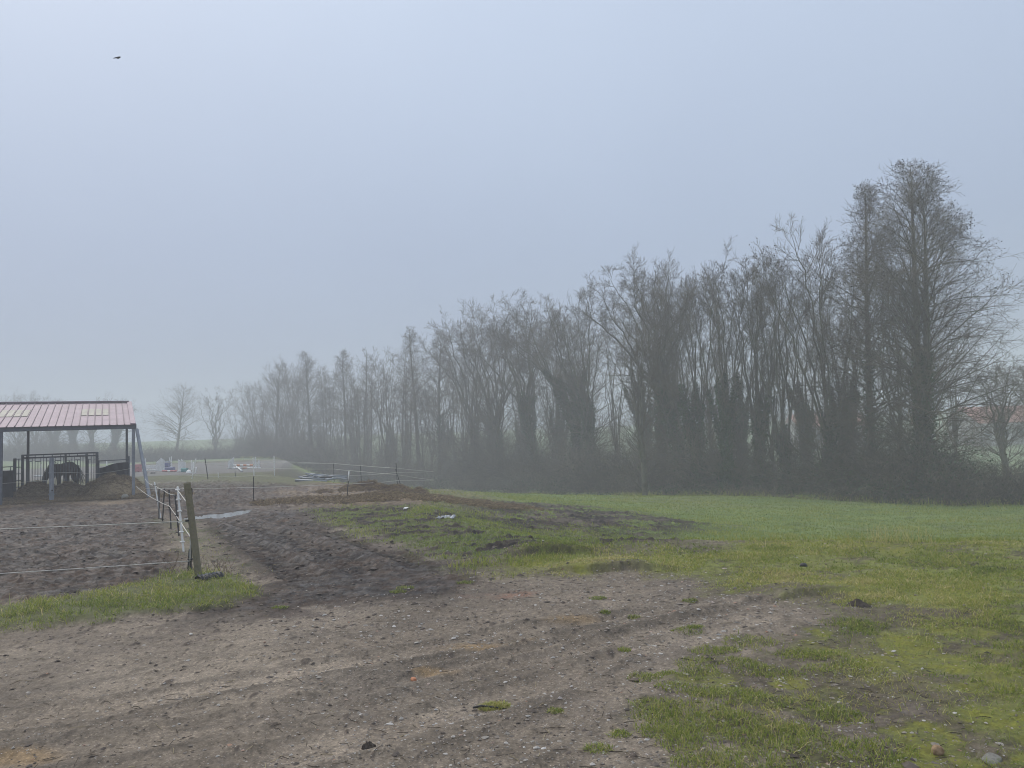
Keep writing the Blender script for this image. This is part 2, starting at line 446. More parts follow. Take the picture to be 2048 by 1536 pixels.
def albedo(X, Y, M, hgt):
    n1, n2, n3 = M['n1'], M['n2'], M['n3']
    f1 = fbm(X * 14, Y * 14, 501, 3, .7); f2 = fbm(X * 45, Y * 45, 511, 2, .7); m1 = fbm(X * .8 + 4, Y * .8, 521, 4, .6)
    C = lambda *c: np.array(c)
    g = lerp(np.broadcast_to(C(.148, .121, .093), X.shape + (3,)), C(.225, .188, .147), sstep(-.5, .6, m1 + .35 * f1))
    g = lerp(g, C(.085, .070, .060), sstep(.15, .75, n1 * .8 + f1 * .5 + .1) * .5)
    nearl = np.exp(-np.maximum(-sd(X, Y, Z_LANE), 0) / .9)
    g = lerp(g, C(.07, .055, .047), sstep(.0, .5, nearl * 1.0 + n2 * .6 + f1 * .5 - .55) * .85)
    c2 = fbm(X * 9, Y * 9, 131, 3, .6)
    lump = .24 * clodfield(X + .02 * c2, Y, .10, 401, .004 + .16 * nearl) + .40 * clodfield(X + .01 * c2, Y, .04, 411, .05 + .2 * nearl)
    g = lerp(g, C(.060, .046, .038), sstep(.001, .007, lump + .004 * f1) * .8)
    ca, sa_ = .86, .51
    stv = fbm((X * ca + Y * sa_) * .35, (-X * sa_ + Y * ca) * 2.0, 591, 4, .6)
    g = g * (1 + .22 * stv)[..., None]
    g = lerp(g, C(.105, .088, .072), sstep(.15, .5, fbm((X * ca + Y * sa_) * .7, (-X * sa_ + Y * ca) * 2.6, 595, 4, .65)) * .55)
    tw, te = tracks(X, Y)
    g = g * (1 + .17 * tw * sstep(-.6, .3, n1))[..., None]
    g = lerp(g, C(.085, .070, .055), te * sstep(-.4, .4, n2 + f1 * .5) * .62)
    g = lerp(g, C(.26, .17, .075), M['tan'] * .55)
    g = lerp(g, C(.26, .13, .085), M['brick'] * .5 * sstep(-.4, .5, n2))
    g = g * np.clip(1 + .38 * f2 + .28 * f1, .35, 2)[..., None]
    mudc = lerp(np.broadcast_to(C(.0125, .0088, .007), X.shape + (3,)), C(.040, .0285, .022), sstep(-.45, .6, fbm(X * 2.1, Y * 2.1, 531, 4, .65) + .3 * f1))
    mudc = lerp(mudc, C(.105, .084, .066), sstep(.38, .85, fbm(X * 1.3, Y * 4.5, 541, 4, .6) + .3 * f1) * .7)  # pale streaks put the wet sheen of the mud into its colour
    mudc = mudc * np.clip(1 + .6 * f2 + .45 * f1, .25, 2.4)[..., None]
    red = C(1.22, .98, .82)
    c = g
    mm = np.maximum.reduce([M['lane'], M['paddock'], M['yard']])
    mudc = mudc * (1 - .22 * M['lane'])[..., None]
    c = lerp(c, mudc * red, mm)
    # land behind the yard
    olive = lerp(np.broadcast_to(C(.070, .066, .040), X.shape + (3,)), C(.095, .100, .045), sstep(-.4, .5, n1))
    olive = olive * (1 + .3 * f1)[..., None]
    c = lerp(c, olive, M['back'] * sstep(-.5, .3, n1 + .6) * (1 - M['yard'] * .6))
    c = lerp(c, C(.105, .110, .050) * (1 + .3 * f1)[..., None], M['strip'] * sstep(-.4, .2, n2))
    # grass and mud mixed
    gr = lerp(np.broadcast_to(C(.075, .098, .030), X.shape + (3,)), C(.105, .125, .042), sstep(-.5, .5, n2))
    gr = gr * (1 + .3 * f1)[..., None]
    pm = sstep(-.22, .10, fbm(X * 1.5, Y * 3.2, 551, 4, .65) - .02)
    c = lerp(c, gr, M['patch'] * pm * (1 - .8 * M['lane']))
    c = lerp(c, mudc, M['patch'] * (1 - pm) * (1 - M['lane']))
    st = lerp(np.broadcast_to(C(.12, .088, .060), X.shape + (3,)), C(.24, .18, .11), sstep(-.2, .6, fbm(X * 2.5, Y * 5, 561, 4, .65)))
    st = lerp(st, C(.07, .05, .042), sstep(.0, .4, fbm(X * 1.8, Y * 2.4, 571, 4)))
    c = lerp(c, st * (1 + .3 * f1)[..., None], M['heapst'] * .85)
    fg = lerp(np.broadcast_to(C(.115, .168, .042), X.shape + (3,)), C(.155, .205, .056), sstep(-.5, .5, m1))
    fg = lerp(fg, C(.145, .145, .06), sstep(.15, .7, n3 + .4 * n2) * .5)
    fg = lerp(fg, C(.06, .075, .03), sstep(.25, .6, fbm(X * 1.6, Y * 1.6, 597, 4, .6)) * .6)
    fg = fg * (1 + .22 * f1 + .15 * n2)[..., None]
    fg = lerp(fg, olive * .8, sstep(33, 38, Y + 2 * n1) * (1 - sstep(60, 75, Y)) * (1 - sstep(4, 9, M['fd'] + 2 * n1)))
    c = lerp(c, fg, M['field'] * (1 - M['heapst'] * .6) * (1 - .85 * M['patch'] * (1 - pm)))
    fmm = M['fmud'] * sstep(-.35, .15, fbm(X * 1.2, Y * 2.2, 581, 4, .65) + .22)
    c = lerp(c, lerp(mudc, C(.15, .125, .10), sstep(-.1, .5, n1) * .6), fmm)
    # right-hand turf
    soil = lerp(np.broadcast_to(C(.085, .068, .048), X.shape + (3,)), C(.070, .070, .032), sstep(-.3, .4, n2 + .5 * f1))
    tg = lerp(soil, C(.150, .165, .040), M['dense'] * sstep(-.6, .1, n1 + .3 * f1))
    tg = lerp(tg, C(.15, .138, .052), sstep(.1, .6, n3 + .5 * n2 + .1) * .55)
    tg = lerp(tg, C(.095, .078, .052), sstep(.2, .55, fbm(X * 1.1, Y * 2.0, 603, 4, .6)) * .8)
    tg = tg * np.clip(1 + .45 * f1 + .4 * f2, .3, 2)[..., None]
    c = lerp(c, tg, M['lawn'] * sstep(-.7, .1, n2 + 1.4 * M['dense'] + .2 * n1) * (1 - M['field'] * .8))
    mo = lerp(np.broadcast_to(C(.20, .205, .022), X.shape + (3,)), C(.105, .115, .026), sstep(-.3, .4, f1))
    c = lerp(c, mo * (1 + .35 * f2 + .3 * f1)[..., None], M['moss'] * .7)
    c = lerp(c, C(.085, .095, .032) * (1 + .3 * f1)[..., None], M['verge'] * .9)
    c = lerp(c, lerp(np.broadcast_to(C(.15, .125, .085), X.shape + (3,)), C(.085, .105, .035), sstep(-.2, .4, n2)) * (1 + .25 * f1)[..., None], M['verge2'] * .75 * (1 - M['verge']))
    c = lerp(c, lerp(np.broadcast_to(C(.15, .108, .070), X.shape + (3,)), C(.27, .205, .13), sstep(-.3, .4, f1 + n2 * .5)), M['barnst'] * .85)
    c = lerp(c, C(.135, .130, .122) * (1 + .12 * n1)[..., None], M['arena'])
    c = lerp(c, lerp(np.broadcast_to(C(.10, .16, .045), X.shape + (3,)), C(.13, .17, .06), sstep(-.4, .4, n3)), M['far'])
    return np.clip(c, .008, .6)

M = masks(GX, GYY)
REL = relief(GX, GYY, M)
GZ = zbase(GX, GYY) + REL
COLR = albedo(GX, GYY, M, REL)
nA = len(ang); nR = len(rr)
V = np.stack([GX, GYY, GZ], 1)
V = np.vstack([V, [[0, 0, 0]]])
i0 = (np.arange(nR - 1) * nA)[:, None] + np.arange(nA)[None]; i1 = (np.arange(nR - 1) * nA)[:, None] + ((np.arange(nA) + 1) % nA)[None]
Q = np.stack([i0, i0 + nA, i1 + nA, i1], -1).reshape(-1, 4)
T = np.stack([np.arange(nA), (np.arange(nA) + 1) % nA, np.full(nA, len(V) - 1)], 1)
gme = new_mesh('ground', V, [Q, T], True)
cattr(gme, 'albedo', np.vstack([COLR, COLR[:1]]))
mudw = np.clip(np.maximum.reduce([M['lane'], M['paddock'], M['yard'], M['fmud'] * .7]), 0, 1)
gravw = np.clip(1 - mudw - M['lawn'] * .6 - M['verge'] - M['field'] - M['back'], 0, 1)
fattr(gme, 'wet', np.append(mudw, 0)); fattr(gme, 'stony', np.append(gravw, 0))

gm, nt, b = mk('ground', .9)
at = node(nt, 'ShaderNodeAttribute', attribute_name='albedo')
tc = node(nt, 'ShaderNodeTexCoord')
sp = noise(nt, 90, 3, .7, vec=tc.outputs['Object'])
vo = node(nt, 'ShaderNodeTexVoronoi', feature='F1'); vo.inputs['Scale'].default_value = 105
nt.links.new(tc.outputs['Object'], vo.inputs['Vector'])
hs = node(nt, 'ShaderNodeSeparateColor'); nt.links.new(vo.outputs['Color'], hs.inputs[0])
stone = ramp(nt, hs.outputs[0], [(0.0, (.80, .79, .78)), (.5, (.97, .97, .97)), (.9, (1.08, 1.07, 1.05)), (.99, (1.6, 1.6, 1.58))])
sa = node(nt, 'ShaderNodeAttribute', attribute_name='stony')
mx = node(nt, 'ShaderNodeMix', data_type='RGBA', blend_type='MULTIPLY'); nt.links.new(sa.outputs['Fac'], mx.inputs[0])
nt.links.new(at.outputs['Color'], mx.inputs[6]); nt.links.new(stone, mx.inputs[7])
mx2 = node(nt, 'ShaderNodeMix', data_type='RGBA', blend_type='MULTIPLY'); mx2.inputs[0].default_value = 1
nt.links.new(mx.outputs[2], mx2.inputs[6]); nt.links.new(ramp(nt, sp, [(.25, (.72, .72, .72)), (.75, (1.25, 1.25, 1.25))]), mx2.inputs[7])
nt.links.new(mx2.outputs[2], b.inputs['Base Color'])
wa = node(nt, 'ShaderNodeAttribute', attribute_name='wet')
wn = noise(nt, 5, 5, .6, vec=tc.outputs['Object'])
wm = node(nt, 'ShaderNodeMath', operation='MULTIPLY'); nt.links.new(wa.outputs['Fac'], wm.inputs[0]); nt.links.new(wn, wm.inputs[1])
mr = node(nt, 'ShaderNodeMapRange'); mr.inputs['From Min'].default_value = .35; mr.inputs['From Max'].default_value = .65
mr.inputs['To Min'].default_value = .92; mr.inputs['To Max'].default_value = .5
nt.links.new(wm.outputs[0], mr.inputs['Value']); nt.links.new(mr.outputs[0], b.inputs['Roughness'])
b.inputs['Specular IOR Level'].default_value = .3
bump(nt, b, noise(nt, 38, 6, .75, vec=tc.outputs['Object']), .55, .02)
ground = tag(obj('ground', gme, gm), 'muddy gravel yard and wet green field running back to low hills', 'ground', kind='structure')

def gz(X, Y):
    X = np.atleast_1d(np.asarray(X, float)); Y = np.atleast_1d(np.asarray(Y, float))
    return zbase(X, Y) + relief(X, Y, masks(X, Y))

# ------------------------------------------------------------------ puddle
wmat, nt, b = mk('puddle_water', .03)
b.inputs['Base Color'].default_value = (.06, .055, .05, 1); b.inputs['Specular IOR Level'].default_value = .8
bump(nt, b, noise(nt, 9, 2), .02, .01)
mb = MB()
cxm = (PUD[0][0] + PUD[1][0]) / 2; cym = (PUD[0][1] + PUD[1][1]) / 2
K = 60; a = np.arange(K) / K * 2 * PI
ring = np.stack([cxm + 1.1 * np.cos(a), cym + 1.3 * np.sin(a), np.zeros(K)], 1)
zw = float(zbase(cxm, cym)) - .032
ring[:, 2] = zw
mb.add(np.vstack([ring, [[cxm, cym, zw]]]), np.array([[i, (i + 1) % K, K] for i in range(K)]))
tag(mb.build('puddle_water', wmat), 'pale puddle in the muddy lane reflecting the sky', 'puddle', kind='structure')

# ------------------------------------------------------------------ grass blades
rng = np.random.default_rng(7)
def blades(X, Y, Z, h, w, lean, tint, rng):
    n = len(X); az = rng.uniform(0, 2 * PI, n); la = rng.uniform(0, 2 * PI, n)
    wx = np.cos(az) * w / 2; wy = np.sin(az) * w / 2
    lx = np.cos(la) * lean * h; ly = np.sin(la) * lean * h
    V = np.empty((n, 5, 3))
    for k, (fx, fz, fw) in enumerate(((0, -.08, 1), (0, -.08, -1), (.32, .6, -.75), (.32, .6, .75), (1, 1, 0))):
        V[:, k, 0] = X + lx * fx + wx * fw; V[:, k, 1] = Y + ly * fx + wy * fw
        V[:, k, 2] = Z + h * fz * np.sqrt(np.clip(1 - (lean * .6) ** 2, .15, 1))
    b5 = np.arange(n)[:, None] * 5
    q = b5 + np.array([[0, 1, 2, 3]]); t = b5 + np.array([[3, 2, 4]])
    return V.reshape(-1, 3), [q, t], np.repeat(tint, 5)

GRASS = [(0.0, (.060, .095, .018)), (.35, (.175, .235, .040)), (.6, (.30, .335, .062)), (.8, (.42, .38, .13)), (1.0, (.58, .49, .26))]
grass_m = mat_tint('grass', GRASS, .6, .3)
nt = grass_m.node_tree; b = nt.nodes['Principled BSDF']
tl_ = node(nt, 'ShaderNodeBsdfTranslucent'); ms_ = node(nt, 'ShaderNodeMixShader'); ms_.inputs[0].default_value = .38
nt.links.new(b.inputs['Base Color'].links[0].from_socket, tl_.inputs[0]); nt.links.new(b.outputs[0], ms_.inputs[1]); nt.links.new(tl_.outputs[0], ms_.inputs[2])
nt.links.new(ms_.outputs[0], nt.nodes['Material Output'].inputs[0])

def scatter(n, x0, x1, y0, y1, dens, rng, persp=True):
    """n tries in a sector, kept with probability dens(X, Y)"""
    if persp:
        Y = 1 / rng.uniform(1 / y1, 1 / y0, n) if False else np.exp(rng.uniform(np.log(y0), np.log(y1), n))
        X = rng.uniform(-.78, .78, n) * Y
        ok = (X > x0) & (X < x1); X, Y = X[ok], Y[ok]
    else:
        X = rng.uniform(x0, x1, n); Y = rng.uniform(y0, y1, n)
    p = dens(X, Y); k = rng.random(len(X)) < p
    return X[k], Y[k]

def build_grass(name, label, X, Y, h, w, lean, tint):
    Z = gz(X, Y)
    V, F, t = blades(X, Y, Z, h, w, lean, tint, rng)
    me = new_mesh(name, V, F); fattr(me, 'tint', t)
    return tag(obj(name, me, grass_m), label, 'grass', kind='stuff')

# the rough turf on the right of the track
def d_lawn(X, Y):
    M = masks(X, Y)
    cl = sstep(-.05, .45, fbm(X * 2.2, Y * 2.2, 601, 3, .6) + .42 * M['dense'] - .08) * (1 - .75 * sstep(.2, .55, fbm(X * 1.1, Y * 2.0, 603, 4, .6)))
    return M['lawn'] * np.maximum(cl, .16) * (.25 + .75 * M['dense']) * (1 - .55 * M['moss']) * (1 - .9 * M['field'])
X, Y = scatter(560000, -3, 14, 3.0, 12.5, d_lawn, rng)
n = len(X); cn = fbm(X * 2.2, Y * 2.2, 601, 3, .6); c2 = fbm(X * .6, Y * .6, 611, 3)
c3 = fbm(X * 1.3 + 9, Y * 1.3, 613, 4, .6)
tn = np.clip(.47 + .30 * c2 + .20 * cn + .22 * sstep(.15, .6, c3) - .25 * sstep(.25, .7, -c3) + rng.normal(0, .13, n) + (rng.random(n) < .10) * .3, 0, 1)
h = rng.uniform(.012, .038, n) * (1 + 1.4 * np.clip(cn, 0, 1)) * (1 + .8 * (rng.random(n) < .06)); w = rng.uniform(.003, .006, n) * np.clip(Y / 5, .8, 2)
build_grass('grass', 'rough yellowish green grass spreading over the right foreground', X, Y, h, w, rng.uniform(.5, 1.9, n), tn)

# separate tufts coming through the gravel
TUFT = [(1375, 1262, .10), (1500, 1285, .16), (1455, 1300, .08), (1420, 1303, .12), (1395, 1325, .12), (1395, 1345, .13), (1480, 1325, .1), (1510, 1340, .12), (1290, 1352, .09),
        (1350, 1374, .1), (1490, 1388, .11), (1440, 1396, .15), (1410, 1385, .1), (1545, 1403, .12), (1330, 1412, .14), (1375, 1425, .16), (1310, 1430, .12), (1350, 1455, .18), (1400, 1465, .15),
        (1320, 1465, .1), (1475, 1448, .16), (1430, 1432, .12), (1360, 1490, .1), (1195, 1197, .07), (1380, 1200, .06), (1690, 1245, .16), (1740, 1252, .12), (1715, 1262, .12), (1655, 1425, .14), (1690, 1433, .12),
        (1640, 1335, .1), (1560, 1345, .12), (1600, 1310, .14), (1650, 1310, .12), (1700, 1330, .1), (1500, 1475, .1), (1195, 1500, .06), (1560, 1480, .18), (1620, 1490, .16), (1580, 1460, .12), (1760, 1505, .15), (1720, 1512, .15),
        (1270, 1235, .05), (1390, 1255, .06), (1210, 1225, .04), (1460, 1525, .2), (1520, 1530, .2), (1400, 1530, .12), (500, 1190, .08), (810, 1178, .08), (795, 1186, .07), (560, 1218, .07), (930, 1168, .08), (1240, 1470, .05), (1110, 1420, .04), (1330, 1345, .05), (1250, 1300, .04),
        (1100, 1108, .22), (1130, 1104, .22), (1160, 1106, .2), (1080, 1116, .2), (1530, 1096, .2), (1560, 1098, .14)]
XS, YS, HS, TS = [], [], [], []
tq = G([t[0] for t in TUFT], [t[1] for t in TUFT])
for (px_, py_, s), q in zip(TUFT, tq):
    m = int(90 + 1500 * s); a = rng.uniform(0, 2 * PI, m); rad = s * np.sqrt(rng.random(m)) * 1.05
    XS.append(q[0] + np.cos(a) * rad * 1.25); YS.append(q[1] + np.sin(a) * rad)
    HS.append((.035 + .35 * s * rng.uniform(.5, 1.1, m)) * (1.1 - .5 * rad / s)); TS.append(np.clip(rng.normal(.47 if py_ > 1270 else .36, .16, m) + (rng.random(m) < .1) * .35, 0, 1))
X, Y, h, tn = map(np.concatenate, (XS, YS, HS, TS)); n = len(X)
build_grass('grass', 'scattered grass tufts pushing up through the gravel edge', X, Y, h * .62, rng.uniform(.003, .006, n), rng.uniform(.4, 2.0, n), tn)

# lush verge at the foot of the wooden post
def d_verge(X, Y):
    M = masks(X, Y); return np.clip(M['verge'] + .18 * M['verge2'], 0, 1) * sstep(-.35, .25, M['n2'] + .7 * M['n1'] + .15)
X, Y = scatter(260000, -12, -1, 5.0, 16, d_verge, rng)
n = len(X); cn = fbm(X * 2.5, Y * 2.5, 621, 3, .6)
big = sd(X, Y, Z_VERGE) > -.1
tn = np.clip(.50 + .25 * fbm(X * 1.4 + 3, Y * 1.4, 625, 3) + rng.normal(0, .14, n) + (rng.random(n) < .10) * .35 + np.where(big, 0, .12), 0, 1)
h = np.where(big, rng.uniform(.02, .085, n) * (.7 + 1.6 * np.clip(cn + .2, 0, 1)) * (1 + .7 * (rng.random(n) < .05)), rng.uniform(.02, .05, n))
build_grass('grass', 'lush green grass verge around the foot of the wooden post', X, Y, h, rng.uniform(.004, .009, n), rng.uniform(.4, 1.8, n), tn)

# meadow, mixed patch and yard grass
def d_field(X, Y):
    M = masks(X, Y)
    pm = sstep(-.22, .10, fbm(X * 1.5, Y * 3.2, 551, 4, .65) - .02)
    fm = 1 - M['fmud'] * sstep(-.35, .15, fbm(X * 1.2, Y * 2.2, 581, 4, .65) + .22)
    return np.clip(np.maximum(M['field'] * fm, M['patch'] * pm * (1 - M['lane'])) * (1 - .7 * M['heapst']) * sstep(-.8, 0, fbm(X * 2, Y * 2, 631, 3) + .25) * (1 - .8 * sstep(33, 38, Y) * (1 - sstep(4, 9, M['fd']))), 0, 1)
X, Y = scatter(330000, -9, 30, 9.0, 46, d_field, rng)
n = len(X); cn = fbm(X * .8, Y * .8, 641, 4)
tn = np.clip(.44 + .24 * cn + rng.normal(0, .12, n) + (rng.random(n) < .05) * .25, 0, 1)
build_grass('grass', 'short wet green grass covering the field below the trees', X, Y, rng.uniform(.025, .07, n) * (.7 + 1.3 * np.clip(cn + .2, 0, 1)), rng.uniform(.006, .011, n) * np.clip(Y / 14, 1, 2.2), rng.uniform(.3, 1.2, n), tn)

# tall bleached grass stalks on the bank
q0 = [G1(x, 1084) for x in (1745, 1765, 1785, 1810, 1830, 1850, 1780, 1760)]
X = np.concatenate([q[0] + rng.normal(0, .10, 16) for q in q0]); Y = np.concatenate([q[1] + rng.normal(0, .12, 16) for q in q0]); n = len(X)
build_grass('dry_grass', 'tall bleached dry grass stalks standing on the bank edge', X, Y, rng.uniform(.10, .34, n), np.full(n, .0045), rng.uniform(.1, 1.0, n), rng.uniform(.8, .98, n))

# dead weed stalks behind the wooden post
weed_m = mat2('weed_stalk', (.10, .07, .05), (.20, .145, .10), 30, .8, 0)
qs = [G1(x, y) for x, y in ((418, 1148), (432, 1150), (446, 1152), (458, 1150), (468, 1146), (405, 1152), (360, 1155), (340, 1158), (330, 1150), (440, 1140))]
mb = MB()
for q in qs:
    for k in range(4):
        x = q[0] + rng.normal(0, .07); y = q[1] + rng.normal(0, .1); z = float(gz(x, y)[0]); H = rng.uniform(.12, .36)
        d = np.array([rng.normal(0, .25), rng.normal(0, .25), 1.0]); p = np.array([x, y, z - .02]); pts = [p]
        for j in range(4): d = nrm(d + rng.normal(0, .22, 3)); p = p + d * H / 4; pts.append(p)
        mb.path(pts, np.linspace(.0028, .001, 5), 4)
        for j in (2, 3):
            d2 = nrm(d + rng.normal(0, .8, 3)); mb.path([pts[j], pts[j] + d2 * H * .25], [.0025, .001], 3)
tag(mb.build('weeds', weed_m), 'thin dead brown weed stalks around the wooden post', 'weeds', kind='stuff')

# ------------------------------------------------------------------ loose stones and clods
def lumps(X, Y, s, flat, rng, sink=.3):
    n = len(X); Z = gz(X, Y)
    base = np.array([(1, 0, 0), (.5, .87, 0), (-.5, .87, 0), (-1, 0, 0), (-.5, -.87, 0), (.5, -.87, 0), (.1, .1, 1), (0, 0, -1)], float)
    V = base[None] * (1 + rng.uniform(-.35, .35, (n, 8, 1)))
    V[:, :6, 2] += rng.uniform(-.2, .35, (n, 6))
    V = V * np.stack([s * rng.uniform(.7, 1.4, n), s * rng.uniform(.6, 1.1, n), s * flat], 1)[:, None]
    a = rng.uniform(0, 2 * PI, n); c, sn = np.cos(a)[:, None], np.sin(a)[:, None]
    Vx = V[..., 0] * c - V[..., 1] * sn; Vy = V[..., 0] * sn + V[..., 1] * c
    V = np.stack([Vx + X[:, None], Vy + Y[:, None], V[..., 2] + (Z + s * flat * (.5 - sink))[:, None]], -1)
    f = np.array([[i, (i + 1) % 6, 6] for i in range(6)] + [[(i + 1) % 6, i, 7] for i in range(6)])
    return V.reshape(-1, 3), (np.arange(n)[:, None, None] * 8 + f[None]).reshape(-1, 3)

def d_grav(X, Y):
    M = masks(X, Y)
    return np.clip(1 - np.maximum.reduce([M['lane'] * .8, M['paddock'], M['verge'], M['field'], M['dense'] * .85, M['yard']]), 0, 1) * (.35 + .65 * sstep(-.3, .4, fbm(X * .9, Y * .9, 651, 3))) * sstep(-4.0, 1.5, X + .3 * (8 - Y))
X, Y = scatter(60000, -9, 9, 2.9, 11, d_grav, rng); n = len(X)
s = rng.lognormal(math.log(.0050), .55, n) * np.clip(Y / 6, .8, 1.4); s = np.clip(s, .002, .022)
V, T = lumps(X, Y, s, .55, rng)
stone_m = mat_tint('pebble', [(0, (.12, .10, .085)), (.45, (.20, .175, .15)), (.75, (.33, .31, .28)), (.93, (.46, .44, .42)), (.97, (.30, .17, .11)), (1, (.55, .54, .52))], .8)
me = new_mesh('pebbles', V, [T]); fattr(me, 'tint', np.repeat(rng.random(n) ** 1.05, 8))
tag(obj('pebbles', me, stone_m), 'small pale pebbles scattered over the gravel track', 'pebbles', kind='stuff')

def d_clod(X, Y):
    M = masks(X, Y); near = np.exp(-np.maximum(-sd(X, Y, Z_LANE), 0) / .9)
    g = np.clip(1 - M['verge'] - M['field'] - M['dense'], 0, 1)
    return np.clip(g * (.07 + .8 * near + .6 * M['paddock'] + .12 * sstep(.1, .5, fbm(X * .7, Y * .7, 661, 3))), 0, 1)
X, Y = scatter(42000, -14, 6, 3.0, 22, d_clod, rng); n = len(X)
s = np.clip(rng.lognormal(math.log(.0065), .6, n) * np.clip(Y / 7, .8, 2.2), .003, .045)
V, T = lumps(X, Y, s, .42, rng)
clod_m = mat_tint('mud_clod', [(0, (.030, .022, .018)), (.6, (.065, .050, .042)), (1, (.12, .095, .075))], .75, .35)
me = new_mesh('mud_clods', V, [T]); fattr(me, 'tint', np.repeat(rng.random(n), 8))
tag(obj('mud_clods', me, clod_m), 'dark clods of mud trodden across the track and paddock', 'mud', kind='stuff')

# twigs and straw litter
X, Y = scatter(2600, -9, 6, 3.0, 14, lambda X, Y: np.clip(1 - masks(X, Y)['dense'] - masks(X, Y)['field'], 0, 1) * .8, rng); n = len(X)
Z = gz(X, Y); a = rng.uniform(0, PI, n); L = rng.uniform(.02, .10, n)
d = np.stack([np.cos(a), np.sin(a), rng.normal(0, .08, n)], 1)
p = np.stack([X, Y, Z + .004], 1)
pts = np.stack([p - d * L[:, None] / 2, p + rng.normal(0, .004, (n, 3)), p + d * L[:, None] / 2], 1)
V, Qd = tubes(pts, np.full((n, 3), .0018), 3)
me = new_mesh('plant_litter', V, [Qd]); fattr(me, 'tint', np.repeat(rng.random(n) ** 1.6, 9))
lit_m = mat_tint('plant_litter', [(0, (.035, .025, .02)), (.5, (.09, .07, .05)), (1, (.36, .30, .18))], .8)
tag(obj('plant_litter', me, lit_m), 'bits of twig and straw lying on the track', 'litter', kind='stuff')
# ------------------------------------------------------------------ bare winter trees
bark_m = mat2('bark', (.035, .033, .026), (.155, .145, .108), 2.2, .9, .5, c3=(.085, .096, .048), dist=.03)
bark_grey_m = mat2('grey_bark', (.040, .037, .033), (.085, .078, .070), 3.5, .9, .5, dist=.03)
twig_m = mat_tint('twig', [(0, (.055, .045, .034)), (.5, (.135, .112, .085)), (1, (.25, .215, .155))], .9, .2)
leafbit_m = mat_tint('withered_leaf', [(0, (.020, .015, .012)), (1, (.055, .036, .026))], .9, .1)
ivy_m = mat_tint('ivy_leaf', [(0, (.022, .040, .014)), (.55, (.048, .086, .028)), (1, (.10, .15, .055))], .55, .35)

def unit_rand(n, rng): return nrm(rng.normal(size=(n, 3)))

def grow(o, d, L, r0, r1, K, wob, up, rng, out=None):
    """n limbs of K points each, curving by wob and pulled along z by up"""
    n = len(o); pts = np.empty((n, K, 3)); p = o.copy(); d = d.copy(); st = (np.asarray(L) / (K - 1))[:, None]
    up = np.broadcast_to(np.asarray(up, float), (n,))
    pts[:, 0] = p
    drift = rng.normal(0, wob * .5, (n, 3))
    for k in range(1, K):
        d = nrm(d + rng.normal(0, wob, (n, 3)) + drift + np.stack([np.zeros(n), np.zeros(n), up], 1))
        p = p + d * st; pts[:, k] = p
    t = np.linspace(0, 1, K)[None]
    rad = np.asarray(r0)[:, None] * (1 - t) + np.asarray(r1)[:, None] * t
    return pts, rad

def spawn(pts, rad, m, t0, t1, rng):
    """m starting points on every limb: origin, tangent, parent radius, position along it"""
    n, K, _ = pts.shape
    t = t0 + (t1 - t0) * (np.arange(m)[None] + rng.random((n, m))) / m
    f = t * (K - 1); i = np.minimum(f.astype(int), K - 2); u = (f - i)[..., None]
    idx = np.arange(n)[:, None]
    a = pts[idx, i]; b = pts[idx, i + 1]
    o = a * (1 - u) + b * u; tg = nrm(b - a)
    r = rad[idx, i] * (1 - u[..., 0]) + rad[idx, i + 1] * u[..., 0]
    return o.reshape(-1, 3), tg.reshape(-1, 3), r.ravel(), t.ravel()

def fork(tg, ang, rng, az=None, flat=0.0):
    n = len(tg)
    ref = np.where(np.abs(tg[:, 2:3]) > .9, np.array([[1.0, 0, 0]]), np.array([[0, 0, 1.0]]))
    u = nrm(np.cross(tg, ref)); w = np.cross(tg, u)
    az = rng.uniform(0, 2 * PI, n) if az is None else az
    s = np.sin(ang)[:, None]
    return nrm(tg * np.cos(ang)[:, None] + (u * np.cos(az)[:, None] + w * np.sin(az)[:, None]) * s)

def merge(parts):
    V, F, n = [], [], 0
    for v, f in parts: V.append(v); F.append(f + n); n += len(v)
    return np.vstack(V), np.vstack(F)

def leafcards(c, s, rng, up=0.3):
    n = len(c); u = unit_rand(n, rng); w = nrm(np.cross(u, unit_rand(n, rng)))
    s = np.asarray(s)[:, None]
    V = np.stack([c - u * s, c + w * s * .7, c + u * s * 1.1, c - w * s * .7], 1).reshape(-1, 3)
    return V, (np.arange(n)[:, None] * 4 + np.arange(4)[None])

def reach(o, tgt, r0, r1, K, wob, rng, rise=.62, pw=.9):
    """limbs curving from o up to given tips"""
    n = len(o); t = np.linspace(0, 1, K)[None, :, None]
    c = o + (tgt - o) * np.array([.38, .38, rise])
    pts = (1 - t) ** 2 * o[:, None] + 2 * t * (1 - t) * c[:, None] + t ** 2 * tgt[:, None]
    L = np.linalg.norm(tgt - o, axis=1)[:, None, None]
    w = np.cumsum(rng.normal(0, 1, (n, K, 3)), 1) / math.sqrt(K)
    w = w - w[:, :1] * (1 - t) - w[:, -1:] * t
    pts = pts + w * L * wob * np.array([1, 1, .35])
    rad = np.asarray(r0)[:, None] * (1 - t[..., 0]) ** pw + np.asarray(r1)[:, None]
    return pts, rad

def dome(ns, W, H, droop, c, rng):
    u = np.sqrt((np.arange(ns) + rng.uniform(.1, .9, ns)) / ns); a = np.arange(ns) * 2.4 + rng.uniform(0, 6)
    return np.stack([c[0] + W * u * np.cos(a), c[1] + W * u * np.sin(a), H * (1 - droop * u ** 2) * rng.uniform(.93, 1.0, ns)], 1)

